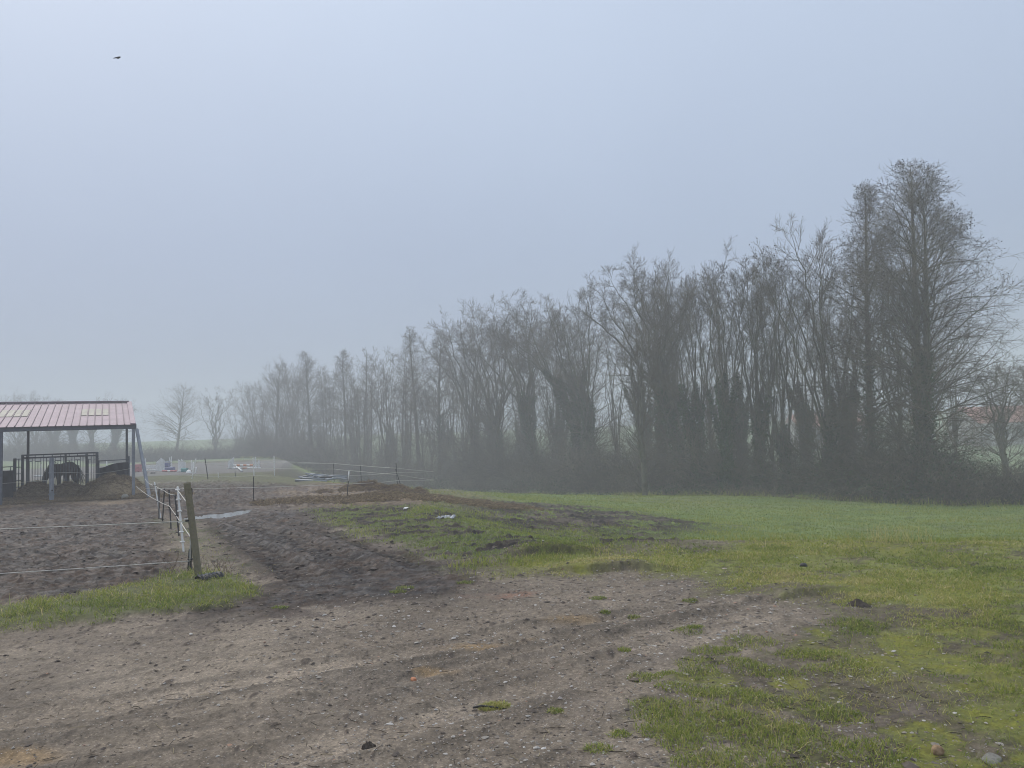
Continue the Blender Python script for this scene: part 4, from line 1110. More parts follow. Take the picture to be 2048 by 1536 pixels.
roof_side(2 * HALF + .12, HALF, 'roof')
mb = MB(); mb.bar(B(SR, HALF, roofz(HALF) + .055), B(SL, HALF, roofz(HALF) + .055), .30, .05); mb.build('ridge_cap', rib_m, barn)
mb = MB()
for a_, b_ in ((-.14, HALF), (HALF, 2 * HALF + .14)): mb.bar(B(SR - .02, a_, roofz(a_) + .045), B(SR - .02, b_, roofz(b_) + .045), .16, .04)
mb.build('gable_trim', roof_m, barn)
for xa, xb in ((6, 62), (169, 216)):
    La, Lb = 1.75, 3.1
    m_ = (La + Lb) / 2; sa, sb_ = sig(xb, m_, roofz(m_)), sig(xa, m_, roofz(m_))
    k0 = round((sa - SR) / .218); nk = 4
    mb = MB()
    for k in range(nk):
        s0 = SR + (k0 + k) * .218 + .044; s1 = s0 + .170
        V = [B(s0, La, roofz(La) + .028), B(s1, La, roofz(La) + .028), B(s1, Lb, roofz(Lb) + .028), B(s0, Lb, roofz(Lb) + .028)]
        V += [v + ZU * .012 for v in V]
        mb.add(np.array(V), np.array([[0, 3, 2, 1], [4, 5, 6, 7], [0, 1, 5, 4], [1, 2, 6, 5], [2, 3, 7, 6], [3, 0, 4, 7]]))
    mb.build('rooflight', skyl_m, rf)
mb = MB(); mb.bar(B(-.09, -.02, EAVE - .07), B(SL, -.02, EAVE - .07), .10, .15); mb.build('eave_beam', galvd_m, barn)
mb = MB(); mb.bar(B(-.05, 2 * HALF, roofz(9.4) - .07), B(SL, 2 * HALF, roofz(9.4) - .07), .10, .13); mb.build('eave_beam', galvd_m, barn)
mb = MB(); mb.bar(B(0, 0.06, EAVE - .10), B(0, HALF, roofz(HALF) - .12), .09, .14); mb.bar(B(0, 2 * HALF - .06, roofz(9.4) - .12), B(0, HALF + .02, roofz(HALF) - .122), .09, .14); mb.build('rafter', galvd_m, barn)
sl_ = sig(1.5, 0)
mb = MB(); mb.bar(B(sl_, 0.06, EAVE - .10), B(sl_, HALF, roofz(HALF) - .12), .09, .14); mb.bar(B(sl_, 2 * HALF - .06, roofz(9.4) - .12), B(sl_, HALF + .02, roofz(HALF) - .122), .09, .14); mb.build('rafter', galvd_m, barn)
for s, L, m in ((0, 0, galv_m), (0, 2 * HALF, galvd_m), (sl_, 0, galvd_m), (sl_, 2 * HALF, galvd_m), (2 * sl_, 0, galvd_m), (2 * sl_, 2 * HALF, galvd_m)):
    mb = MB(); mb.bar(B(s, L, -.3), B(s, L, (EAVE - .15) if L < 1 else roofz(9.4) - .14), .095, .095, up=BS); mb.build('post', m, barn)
mb = MB(); br = G1(301, 998); mb.cyl(B(-.10, -.03, EAVE - .16), up(br, -.1), .055, S=12); mb.build('brace', galv_m, barn)
mb = MB(); mb.box(up(on_ground(br), .03), (.22, .16, .05), .3); mb.build('foot_plate', galv_m, barn)

# black side sheets closing the pen line inside the barn
def sheet(px0, px1, L, tops, name, label, z0=.05, amp=.03):
    n = 24; V = []
    s0, s1 = sig(px0, L), sig(px1, L)
    ss = np.linspace(s0, s1, n); xx = np.linspace(0, 1, n)
    zz = np.interp(xx, np.linspace(0, 1, len(tops)), tops)
    for i in range(n):
        w = amp * math.sin(i * .9)
        for dz in (0, .5, 1):
            for dl in (0, .02):
                V.append(B(ss[i], L + w * dz + dl, z0 + (zz[i] - z0) * dz))
    F = []
    for i in range(n - 1):
        a = i * 6; b_ = a + 6
        F += [[a, b_, b_ + 2, a + 2], [a + 2, b_ + 2, b_ + 4, a + 4], [a + 1, a + 3, b_ + 3, b_ + 1], [a + 3, a + 5, b_ + 5, b_ + 3], [a + 4, b_ + 4, b_ + 5, a + 5]]
    mb = MB(); mb.add(np.array(V), np.array(F)); o = mb.build(name, board_m, None, True, loc=B((s0 + s1) / 2, L, 0))
    return tag(o, label, 'windbreak sheet')
LB = 4.9
sheet(198, 257, LB, [.94, .96, 1.03, 1.08, 1.10, 1.11, 1.10], 'windbreak_sheet', 'sagging black rubber sheet closing the pen behind the right hay heap')
sheet(-40, 27, LB - .6, [1.0, 1.0, 1.0], 'windbreak_sheet', 'upright black rubber sheet at the left edge of the photo inside the barn')
mb = MB()
s0, s1 = sig(198, LB), sig(258, LB)
mb.cyl(B(s0, LB - .03, 1.20), B(s1, LB - .03, 1.22), .016, S=8); mb.cyl(B(s0, LB - .03, .02), B(s0, LB - .03, 1.22), .02, S=8); mb.cyl(B(s1, LB - .03, .0), B(s1, LB - .03, 1.34), .03, S=8)
tag(mb.build('pen_rail', galvd_m, None, True, loc=B(s0, LB, 0)), 'thin steel rail above the sagging black sheet by the right barn posts', 'rail')
mb = MB()
s0, s1 = sig(-40, LB - .6), sig(28, LB - .6)
mb.cyl(B(s0, LB - .63, 1.13), B(s1, LB - .63, 1.13), .016, S=8)
mb.cyl(B(sig(21, LB - .6), LB - .63, 1.0), B(sig(21, LB - .6), LB - .63, 1.13), .012, S=6)
tag(mb.build('pen_rail', galvd_m, None, True, loc=B(s0, LB - .6, 0)), 'thin steel rail above the upright black sheet at the left edge', 'rail')

# feed barrier: two top rails and upright bars
def barrier(px0, px1, L, ztop, nb, name, label, posts, tags):
    s0, s1 = sig(px0, L), sig(px1, L)
    root = empty(name, B((s0 + s1) / 2, L, 0), label, 'feed barrier')
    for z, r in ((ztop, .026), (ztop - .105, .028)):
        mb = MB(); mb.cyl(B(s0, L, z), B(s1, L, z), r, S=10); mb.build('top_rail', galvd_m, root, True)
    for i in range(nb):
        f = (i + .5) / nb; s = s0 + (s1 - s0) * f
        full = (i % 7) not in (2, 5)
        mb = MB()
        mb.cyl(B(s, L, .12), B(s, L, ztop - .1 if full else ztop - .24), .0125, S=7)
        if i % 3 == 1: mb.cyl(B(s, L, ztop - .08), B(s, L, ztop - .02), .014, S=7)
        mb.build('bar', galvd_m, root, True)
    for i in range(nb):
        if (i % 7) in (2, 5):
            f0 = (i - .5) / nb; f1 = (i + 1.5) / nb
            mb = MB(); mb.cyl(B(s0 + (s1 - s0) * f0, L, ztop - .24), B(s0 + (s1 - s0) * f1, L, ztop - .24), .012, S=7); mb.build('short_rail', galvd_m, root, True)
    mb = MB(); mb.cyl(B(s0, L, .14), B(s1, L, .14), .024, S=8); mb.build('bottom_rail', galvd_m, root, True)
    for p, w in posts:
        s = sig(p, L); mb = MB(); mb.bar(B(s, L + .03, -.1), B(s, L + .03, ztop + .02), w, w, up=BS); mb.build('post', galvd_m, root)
    return root
barrier(44, 196, LB, 1.52, 27, 'feed_barrier', 'long steel feed barrier with upright bars in front of the dark pony', ((45, .09), (131, .07), (174, .06), (194, .10)), None)
gr_ = empty('pen_gate', B(sig(36, LB - .3), LB - .3, 0), 'short ladder like steel gate between the black sheet and the feed barrier', 'gate')
s0, s1 = sig(29.5, LB - .3), sig(43, LB - .3)
mb = MB(); mb.bar(B(s0, LB - .3, -.1), B(s0, LB - .3, 1.42), .10, .10, up=BS); mb.build('post', galvd_m, gr_)
mb = MB(); sm_ = (s0 + s1) / 2 - .02; mb.cyl(B(sm_, LB - .3, .1), B(sm_, LB - .3, 1.40), .018, S=8); mb.build('upright', galvd_m, gr_, True)
for z in (1.39, 1.10, .86, .62, .38, .14):
    mb = MB(); mb.cyl(B(s0, LB - .3, z), B(s1, LB - .3, z), .015, S=8); mb.build('rung', galvd_m, gr_, True)

# ------------------------------------------------------------------ hay, straw bedding, manure
def strands(n, cx, cy, rx, ry, zf, rng, L=(.06, .22), r=.0035, lift=.6):
    a = rng.uniform(0, 2 * PI, n); q = np.sqrt(rng.random(n)) * 1.03
    x = cx + rx * q * np.cos(a); y = cy + ry * q * np.sin(a)
    z = zf(x, y) + .008
    l = rng.uniform(*L, n); az = rng.uniform(0, 2 * PI, n); el = rng.normal(.1, .35 * lift, n)
    d = np.stack([np.cos(az) * np.cos(el), np.sin(az) * np.cos(el), np.sin(el)], 1)
    p0 = np.stack([x, y, z], 1) - d * l[:, None] * .4; p2 = p0 + d * l[:, None]
    p1 = (p0 + p2) / 2 + rng.normal(0, .02, (n, 3)) + [0, 0, .015]
    V, F = tubes(np.stack([p0, p1, p2], 1), np.full((n, 3), r), 3)
    return V, F, np.repeat(np.clip(rng.beta(2, 2.5, n), 0, 1), 9)

def heap(name, label, cat, c, rx, ry, h, mat, seed, nstr, pw=1.3, rough=.10, loose='loose_straw', smat=None, skew=(0, 0)):
    rng = np.random.default_rng(seed); n = 70
    c = on_ground(c)
    u = np.linspace(-1.12, 1.12, n); U, Vv = np.meshgrid(u, u)
    x = c[0] + rx * U; y = c[1] + ry * Vv
    zg = zbase(x, y)
    def hf(x, y):
        a = (x - c[0]) / rx - skew[0] * .3; b_ = (y - c[1]) / ry - skew[1] * .3
        q = np.hypot(a, b_) + .16 * fbm(x * 1.4 * max(1, .5 / rx), y * 1.4 * max(1, .5 / rx), seed, 3)
        body = np.clip(1 - q ** 2, 0, 1) ** pw
        fq = 2.6 * max(1, .5 / rx); nz = fbm(x * fq, y * fq, seed + 3, 4, .6) * rough * (body > 0) * np.minimum(1, body * 3) + min(.03, h * .25) * fbm(x * fq * 3.4, y * fq * 3.4, seed + 4, 3) * np.minimum(1, body * 4)
        return zbase(x, y) - min(.06, h) + (h + min(.06, h)) * body + nz
    z = hf(x, y)
    V = np.stack([x.ravel(), y.ravel(), z.ravel()], 1)
    i = np.arange(n * (n - 1)).reshape(n - 1, n)[:, :-1]
    Q = np.stack([i, i + 1, i + n + 1, i + n], -1).reshape(-1, 4)
    me = new_mesh(name, V - c, [Q], True)
    root = tag(obj(name, me, mat, None, [float(k) for k in c]), label, cat)
    if nstr:
        Vs, Fs, t = strands(nstr, c[0], c[1], rx * .97, ry * .97, hf, rng)
        me = new_mesh(loose, Vs - c, [Fs]); fattr(me, 'tint', t); o = obj(loose, me, smat or straw_m, root); o['kind'] = 'stuff'
    return root
heap('hay_heap', 'largest hay heap, slumped against the black sheet by the right barn posts', 'hay heap', B(sig(228, 2.9), 2.9, 0), 1.05, 1.5, .72, hay_m, 11, 5200, pw=.9, rough=.12)
heap('hay_heap', 'low dark hay heap at the left foot of the feed barrier', 'hay heap', B(sig(74, LB - .45), LB - .5, 0), .85, .55, .50, hay_m, 12, 1800, pw=.8)
heap('hay_heap', 'low brown hay heap in the middle beneath the pony', 'hay heap', B(sig(136, LB - .6), LB - .7, 0), .95, .6, .42, hay_m, 13, 2200, pw=.9)
# straw trodden out in front of the barn
rng = np.random.default_rng(31)
bx = B(sig(120, .9), .9, 0)
Vs, Fs, ts = [], [], []; off = 0
for (px_, L, rx, ry, n_) in ((40, .9, 2.2, 1.0, 9000), (150, .9, 2.2, .9, 9000), (230, .4, 1.5, .7, 4000), (90, 2.2, 2.5, 1.2, 5000), (310, -.6, 1.2, .8, 1200)):
    cc = B(sig(px_, L), L, 0)
    V_, F_, t_ = strands(n_, cc[0], cc[1], rx, ry, lambda x, y: gz(x, y) + .03, rng, L=(.05, .2), r=.0042, lift=.8)
    Vs.append(V_); Fs.append(F_ + off); ts.append(t_); off += len(V_)
me = new_mesh('straw', np.vstack(Vs), [np.vstack(Fs)]); fattr(me, 'tint', np.concatenate(ts))
tag(obj('straw', me, straw_m), 'brown trodden straw spread along the front of the barn', 'straw', kind='stuff')

hc = G1(752, 984)
heap('manure_heap', 'reddish brown heap of manure and straw beside the leaning fence posts', 'manure heap', hc + np.array([0.1, .9, 0]), 1.75, 1.0, .24, dung_m, 14, 5200, pw=1.0, rough=.20)
heap('manure_heap', 'flat remains of manure spread left of the reddish brown heap', 'manure heap', G1(660, 990) + np.array([0, .7, 0]), 1.3, .6, .07, dung_m, 15, 1200, pw=1, rough=.10)
heap('manure_heap', 'low spread of pale straw manure right of the reddish brown heap', 'manure heap', G1(880, 998) + np.array([0.2, .8, 0]), 1.5, .8, .05, dung_m, 16, 2600, pw=1, rough=.10)
rng = np.random.default_rng(33); Vs, Fs, ts = [], [], []; off = 0
for (px_, py_, rx, ry, n_) in ((900, 1006, 2.6, 1.6, 5200), (700, 1002, 2.6, 1.2, 3800), (985, 1012, 1.2, .8, 900)):
    cc = G1(px_, py_); V_, F_, t_ = strands(n_, cc[0], cc[1], rx, ry, lambda x, y: gz(x, y) + .02, rng, L=(.05, .22), r=.005, lift=.8)
    Vs.append(V_); Fs.append(F_ + off); ts.append(t_); off += len(V_)
me = new_mesh('straw', np.vstack(Vs), [np.vstack(Fs)]); fattr(me, 'tint', np.concatenate(ts))
tag(obj('straw', me, straw_m), 'pale straw scattered round the manure heap', 'straw', kind='stuff')

# ------------------------------------------------------------------ dark pony behind the barrier
def skinned(name, verts, edges, mat, parent=None, loc=(0, 0, 0), rz=0, sub=2):
    me = bpy.data.meshes.new(name); me.from_pydata([v[:3] for v in verts], edges, [])
    o = bpy.data.objects.new(name, me); COL.objects.link(o)
    o.modifiers.new('s', 'SKIN'); sv = me.skin_vertices[0].data
    for i, v in enumerate(verts): sv[i].radius = (v[3], v[4] if len(v) > 4 else v[3])
    sv[0].use_root = True
    m = o.modifiers.new('u', 'SUBSURF'); m.levels = sub; m.render_levels = sub
    dg = bpy.context.evaluated_depsgraph_get(); ev = o.evaluated_get(dg)
    me2 = bpy.data.meshes.new_from_object(ev); me2.name = name
    bpy.data.objects.remove(o); bpy.data.meshes.remove(me)
    for p in me2.polygons: p.use_smooth = True
    me2.materials.clear()
    o = obj(name, me2, mat, parent, loc); o.rotation_euler = (0, 0, rz); return o
hv = [(-.15, 0, 1.02, .27, .25), (-.45, 0, 1.06, .26, .25), (-.63, 0, 1.05, .17), (.12, 0, .97, .29, .27), (.40, 0, 1.0, .25, .27), (.58, 0, 1.03, .17, .2), (.80, 0, .90, .115, .15), (.98, 0, .70, .09, .11), (1.06, 0, .52, .085, .10), (1.12, 0, .34, .058, .065), (1.15, 0, .23, .055, .05)]
he = [(0, 1), (1, 2), (0, 3), (3, 4), (4, 5), (5, 6), (6, 7), (7, 8), (8, 9), (9, 10)]
for sy, fx in ((1, 0), (-1, .10)):
    b0 = len(hv)
    hv += [(-.50, .15 * sy, .86, .16), (-.40 + fx * .5, .15 * sy, .66, .105), (-.58 + fx, .14 * sy, .44, .058), (-.54 + fx, .14 * sy, .14, .043), (-.50 + fx, .14 * sy, .03, .058)]
    he += [(1, b0), (b0, b0 + 1), (b0 + 1, b0 + 2), (b0 + 2, b0 + 3), (b0 + 3, b0 + 4)]
    b0 = len(hv)
    hv += [(.42, .14 * sy, .80, .13), (.40 + fx, .13 * sy, .60, .08), (.41 + fx, .12 * sy, .37, .055), (.40 + fx, .12 * sy, .13, .042), (.43 + fx, .12 * sy, .03, .056)]
    he += [(4, b0), (b0, b0 + 1), (b0 + 1, b0 + 2), (b0 + 2, b0 + 3), (b0 + 3, b0 + 4)]
    b0 = len(hv); hv += [(.99, .06 * sy, .80, .022), (1.0, .065 * sy, .86, .012)]; he += [(7, b0), (b0, b0 + 1)]
hp = B(sig(126, LB + 1.0), LB + 1.0, 0)
hdir = math.atan2(-.985, -.17)
hv = [(a * .9, b * .95, c * .95, *[q * .95 for q in r]) for a, b, c, *r in hv]
horse = skinned('pony', hv, he, horse_m, None, [float(k) for k in on_ground(hp)], hdir)
tag(horse, 'dark brown pony lowering its head to hay behind the feed barrier bars', 'horse')
def hair_strip(name, roots, dirs, L, n, seed, r=.008):
    rng = np.random.default_rng(seed); k = rng.integers(0, len(roots) - 1, n); u = rng.random(n)[:, None]
    roots = np.array(roots, float); p = roots[k] * (1 - u) + roots[k + 1] * u + rng.normal(0, .02, (n, 3))
    d = nrm(np.array(dirs, float)[None] + rng.normal(0, .18, (n, 3)))
    P0, R0 = grow(p, d, L * rng.uniform(.7, 1.1, n), np.full(n, r), np.full(n, r * .4), 6, .06, -.12, rng)
    V, F = tubes(P0, R0, 4)
    return obj(name, new_mesh(name, V, [F], True), mane_m, horse)
hair_strip('tail', [(-.76, 0, 1.06), (-.78, 0, 1.0)], (-.22, 0, -1), .75, 90, 5)
hair_strip('mane', [(.50, .02, 1.24), (.78, .02, 1.06), (1.0, .02, .82)], (.1, .7, -.5), .26, 120, 6)

# ------------------------------------------------------------------ fence posts and ropes
def post(top, base, r, mat, name, label, group=None, S=8, ins=(), insmat=None, Y=None, cat='fence post', pts=None, rtop=None):
    b = G1(*base) if Y is None else GY(base[0], Y)
    t = P(top[0], top[1], b[1])
    b = on_ground(b)
    root = empty(name, b, label, cat, group)
    mb = MB(); mb.path([b - nrm(t - b) * .15, b, b + (t - b) * .35, b + (t - b) * .7, t - (t - b) * .02, t], [r, r, r, r * .98, r * .96, (rtop or r) * .72], S); mb.build('shaft', mat, root, True)
    for f in ins:
        c = b + (t - b) * f; mb = MB()
        mb.cyl(c + np.array([-r - .018, -.012, 0]), c + np.array([r + .018, -.012, 0]), .011, S=8); mb.build('insulator', insmat or black_m, root, True)
    return b, t
LINEG = 'electric fence posts between barn and wooden post'
PW1 = post((309, 964), (321, 1037), .016, white_m, 'fence_post', 'white fence stake leaning left, first from the barn brace', LINEG, ins=(.9, .45))
PD1 = post((318, 978), (318, 1039), .014, black_m, 'fence_post', 'black stake standing straight beside the white stake nearest the barn', LINEG)
PD2 = post((329, 977), (325, 1046), .014, black_m, 'fence_post', 'black stake tilted right, second black one from the barn', LINEG, ins=(.93,))
PD3 = post((338, 979), (342, 1058), .014, black_m, 'fence_post', 'black stake in the middle of the row running back to the barn', LINEG, ins=(.55,))
PD4 = post((350, 989), (358, 1072), .014, black_m, 'fence_post', 'black stake just left of the big white stake', LINEG, ins=(.97, .5))
PW2 = post((355, 973), (367, 1105), .017, white_m, 'fence_post', 'big white stake with clips nearest the wooden post', LINEG, ins=(.95, .8, .62, .45, .3, .15), insmat=white_m)
PWD = post((374, 965), (397, 1160), .042, wood_m, 'wooden_post', 'thick leaning round wooden post standing in the grass verge', None, S=16, rtop=.055)
PD5 = post((383, 976), (381, 1150), .014, black_m, 'fence_post', 'tall black stake hidden mostly behind the leaning wooden post', LINEG, ins=(.18,))
PD6 = post((379, 1098), (376, 1142), .011, black_m, 'fence_post', 'short black stake at the foot of the leaning wooden post', LINEG)
mb = MB(); c_ = P(377, 1041, PWD[0][1] - .03); mb.cyl(c_ + np.array([-.035, 0, 0]), c_ + np.array([.02, 0.01, 0]), .016, S=10); 
wpo = [o for o in bpy.data.objects if o.name.startswith('wooden_post')][0]
mb.build('insulator', black_m, wpo, True)

def rope(pts, label, r=.0045, sag=.02, name='fence_rope', cat='rope', group=None):
    out = []
    for a, b in zip(pts[:-1], pts[1:]):
        a = np.asarray(a); b = np.asarray(b); L = np.linalg.norm(b - a)
        for t in np.linspace(0, 1, 7)[:-1]:
            out.append(a + (b - a) * t - ZU * 4 * t * (1 - t) * sag * min(L, 8) / 4)
    out.append(np.asarray(pts[-1]))
    mb = MB(); mb.path(out, r, 6)
    return tag(mb.build(name, rope_m, None, True, loc=out[0]), label, cat, group)
def on_post(pp, f): return pp[0] + (pp[1] - pp[0]) * f + np.array([0, -.02, 0])
def at_row(pp, py):
    """point on a post at photo row py"""
    b, t = pp; best = min(np.linspace(0, 1.02, 103), key=lambda f: abs(CY - FPX * ((b + (t - b) * f - CAMP) @ UPV) / ((b + (t - b) * f - CAMP) @ FWD) - py))
    return on_post(pp, best)
rope([P(-330, 1068, 10.4), at_row(PWD, 1042)], 'upper white rope crossing the left paddock to the wooden post', .0055, .01)
rope([P(-330, 1166, 9.6), at_row(PD5, 1121)], 'lower white rope crossing the left paddock to the wooden post', .0055, .01)
rope([P(288, 955, 26), at_row(PW1, 971), at_row(PD2, 981), at_row(PD4, 990)], 'upper slack rope from the barn brace along the black stakes', .006, .03)
rope([P(272, 972, 24.8), at_row(PW1, 1001), at_row(PD3, 1012), at_row(PD4, 1032), at_row(PW2, 1042), at_row(PD5, 1072), at_row(PD5, 1121)], 'lower slack rope from the barn post to the foot of the wooden post', .006, .015)
rope([at_row(PW2, 980), P(373, 1004, 9.9)], 'short rope from the top of the big white stake to the wooden post', .0055, .0)

NEARG = 'thin dark stakes of the fence by the manure heap'
N1 = post((507, 953), (507, 1005), .012, black_m, 'fence_post', 'thin dark stake in the mud right of the puddle', NEARG)
N2 = post((698, 943), (694, 996), .012, black_m, 'fence_post', 'thin dark stake with white tip in front of the pipe pile', NEARG)
mb = MB(); mb.cyl(N2[1] - (N2[1] - N2[0]) * .35, N2[1] + ZU * .005, .015, S=8); mb.build('white_tip', white_m, [o for o in bpy.data.objects if o.get('label') == 'thin dark stake with white tip in front of the pipe pile'][0], True)
N3 = post((791, 938), (804, 982), .012, black_m, 'fence_post', 'dark stake leaning left at the right end of the manure heap', NEARG)
N4 = post((867, 940), (872, 981), .014, black_m, 'fence_post', 'dark corner stake where the ropes meet at the field edge', NEARG)
rope([P(290, 977, 24.6), at_row(N1, 975), at_row(N2, 968), at_row(N3, 961), at_row(N4, 960)], 'long low rope running right past the puddle to the corner stake', .0065, .01)
rope([at_row(N2, 951), at_row(N3, 945), at_row(N4, 943)], 'upper rope from the white tipped stake to the corner stake', .0065, .01)

ARG = 'stakes of the fence before the riding arena'
A1 = post((392, 917), (384, 957), .022, white_m, 'fence_post', 'white stake leaning right in front of the arena', ARG)
A2 = post((410, 917), (416, 957), .022, black_m, 'fence_post', 'black stake leaning left in front of the arena', ARG)
A3 = post((506, 915), (508, 953), .024, white_m, 'fence_post', 'white stake in front of the right hand jump wing', ARG)
A4 = post((548, 912), (549, 953), .022, white_m, 'fence_post', 'tallest white stake standing before the hazy left end of the belt', ARG)
A5 = post((667, 926), (667, 948), .016, black_m, 'fence_post', 'small dark stake behind the pipe pile', ARG, Y=36.5)
A6 = post((721, 930), (721, 958), .016, black_m, 'fence_post', 'small dark stake between pipe pile and leaning stake', ARG, Y=34)
A7 = post((792, 926), (793, 956), .016, black_m, 'fence_post', 'upright dark stake just behind the leaning dark stake', ARG, Y=32)
A8 = post((436, 945), (437, 955), .016, white_m, 'fence_post', 'very short white stake on the grass strip before the arena', ARG)
A9 = post((470, 943), (471, 953), .016, black_m, 'fence_post', 'very short dark stake on the grass strip before the arena', ARG)
rope([at_row(N4, 943), at_row(A7, 936), at_row(A6, 931), at_row(A5, 927), at_row(A4, 925), at_row(A3, 929)], 'upper rope from the corner stake back to the tallest white stake', .010, .012)
rope([at_row(N4, 960), at_row(A7, 949), at_row(A6, 943), at_row(A5, 938), at_row(A4, 937), at_row(A3, 937), at_row(A2, 927), at_row(A1, 921), P(250, 930, 41)], 'lower rope from the corner stake back along the arena', .010, .012)
rope([P(300, 950, 39), at_row(A1, 951), at_row(A8, 953), at_row(A9, 953), at_row(A3, 953), at_row(A4, 953)], 'lowest rope along the grass strip before the arena', .009, .004)
rope([P(180, 927, 60), P(330, 925, 62), P(430, 921.5, 62), P(505, 919, 60), P(548, 922, 58), P(640, 926, 55)], 'thin rope along the far side of the jumps', .012, .01)

# galvanised post in front of the barn, with its ropes
gp = G1(103, 1006); gt = P(104, 915, gp[1]); gp = on_ground(gp)
root = empty('steel_post', gp, 'single square galvanised post in front of the barn', 'post')
mb = MB(); mb.bar(gp - ZU * .2, np.array([gp[0], gp[1], gt[2]]), .105, .105, up=(.3, .95, 0)); mb.build('shaft', galv_m, root)
for z in (.25, .93):
    mb = MB(); c_ = gp + ZU * z; mb.box(c_ + np.array([0, -.005, 0]), (.135, .125, .025), -.3); mb.build('clamp', galv_m, root)
mb = MB(); c_ = gp + ZU * .38 + np.array([.05, -.06, 0]); mb.cyl(c_, c_ + np.array([.03, -.04, 0]), .022, S=8); mb.build('insulator', black_m, root, True)
rope([up(gp, .93) + np.array([0.03, -.08, 0]), P(140, 945, 26), P(197, 947, 27.5), P(262, 937, 25)], 'thin slack rope from the galvanised post to the barn post', .006, .01)
rope([P(-60, 969, 25), P(20, 966, 25), up(gp, .70) + np.array([-.06, -.03, 0])], 'thin rope left of the galvanised post', .006, .01)

# ------------------------------------------------------------------ show jumps on the arena
def spot(px, py): return G1(px, py)
def wing(px0, px1, ytl, ytr, yb, n, label, mat=whiteold_m, foot=True):
    b = spot((px0 + px1) / 2, yb); w = (px1 - px0) / FPX * b[1]
    root = empty('jump_wing', b, label, 'jump stand', 'white jump wings on the arena')
    x0 = b[0] - w / 2; x1 = b[0] + w / 2; k = b[1] / FPX
    hl = (yb - ytl) * k; hr = (yb - ytr) * k
    for i in range(n):
        f = i / max(n - 1, 1); x = x0 + (x1 - x0) * f; h = hl + (hr - hl) * f
        mb = MB(); mb.bar((x, b[1], b[2] + .04), (x, b[1], b[2] + h), .07 if i in (0, n - 1) else .055, .06, up=(0, 1, 0)); mb.build('upright', mat, root)
    if n > 1:
        for z in (.22, min(hl, hr) * .62):
            mb = MB(); mb.bar((x0, b[1] + .045, b[2] + z), (x1, b[1] + .045, b[2] + z), .03, .08); mb.build('cross_bar', mat, root)
    if foot:
        for x in (x0, x1):
            mb = MB(); mb.bar((x, b[1] - .3, b[2] + .03), (x, b[1] + .3, b[2] + .03), .09, .06); mb.build('foot', mat, root)
    return b
wing(286, 291, 923, 917, 941, 3, 'small white jump wing beside the red blocks')
wing(313, 320, 924, 919, 942, 4, 'white picket jump wing at the right end of the white planks')
wing(322, 328, 916, 920, 942, 4, 'white picket jump wing touching the blue filler')
wing(339.5, 343, 915, 913, 934, 2, 'tall narrow white jump wing right of the blue filler')
wing(357.5, 361, 919, 922, 943, 3, 'white jump wing left of the turquoise filler')
wing(363, 370, 918, 924, 943, 4, 'white jump wing rising behind the turquoise filler')
wing(458, 467, 921, 915, 937, 5, 'white picket jump wing at the left end of the orange and white pole')
wing(511, 518, 914, 920, 937, 2, 'white jump wing at the right end of the orange and white pole')
def pole(a, b, r, cols, label, lift=0.0, group=None):
    n = len(cols); root = empty('jump_pole', (a + b) / 2, label, 'jump pole', group)
    byc = {}
    for i, c in enumerate(cols):
        p = a + (b - a) * i / n; q = a + (b - a) * (i + 1) / n
        byc.setdefault(c, MB()).cyl(p, q, r, S=10)
    for c, mb in byc.items(): mb.build('band', {'w': whiteold_m, 'o': orange_m, 'r': red_m}[c], root, True)
y_ = spot(490, 937)[1]
pole(P(467, 930.5, y_), P(513, 930, y_), .05, 'wowowow', 'orange and white striped jump pole resting on the right hand wings')
pole(P(467, 936.3, y_ - .2), P(513, 936, y_ - .2), .05, 'wwoww', 'mostly white jump pole lying low below the orange striped pole')
a_, b_ = spot(473, 935), spot(484, 944); pole(up(a_, .06), up(b_, .06), .05, 'w', 'white jump pole lying slanted on the sand')
a_, b_ = spot(325, 943.5), spot(353, 943.5); pole(up(a_, .06), up(b_, .06), .055, 'rrwrr', 'red jump pole lying before the blue filler')
y_ = spot(302, 941)[1]
pole(P(291, 941, y_), P(314, 939.5, y_), .045, 'w', 'thin white jump pole under the white planks')
for k, (z0, z1) in enumerate(((931.5, 934.2), (935.2, 938))):
    mb = MB(); a_ = P(291, z0 + .6, y_); b_ = P(313.5, z0, y_); h = (z1 - z0) * y_ / FPX
    mb.bar(a_, b_, .03, h); tag(mb.build('jump_plank', whiteold_m, None, False, loc=a_), ('upper' if k == 0 else 'lower') + ' white jump plank between the wings beside the red blocks', 'jump plank')
def block(px0, px1, y0, y1, yb, mat, name, label, depth=.4, parts=1):
    b = spot((px0 + px1) / 2, yb); k = b[1] / FPX; w = (px1 - px0) * k
    zb = b[2] + max(0, (yb - y1) * k); h = (y1 - y0) * k
    mb = MB()
    for i in range(parts):
        mb.bar((b[0] - w / 2, b[1], zb + h * (i + .5) / parts), (b[0] + w / 2, b[1], zb + h * (i + .5) / parts), depth, h / parts - .015, ch=.18)
    return tag(mb.build(name, mat, None, False, loc=(b[0], b[1], zb)), label, 'jump filler')
block(269, 281, 935.8, 944, 944, red_m, 'jump_block', 'lower red jump block beside the barn brace')
block(271, 281, 927.5, 935.8, 944, red_m, 'jump_block', 'upper red jump block stacked beside the barn brace')
block(328.5, 338.5, 923, 934, 941, blue_m, 'jump_filler', 'upright blue jump filler between white wings')
block(329, 348, 934.5, 940.5, 941, blue_m, 'jump_filler', 'long low blue jump filler behind the red pole')
block(364, 374.5, 936, 944, 944, green_m, 'jump_filler', 'turquoise jump filler among the white wings')
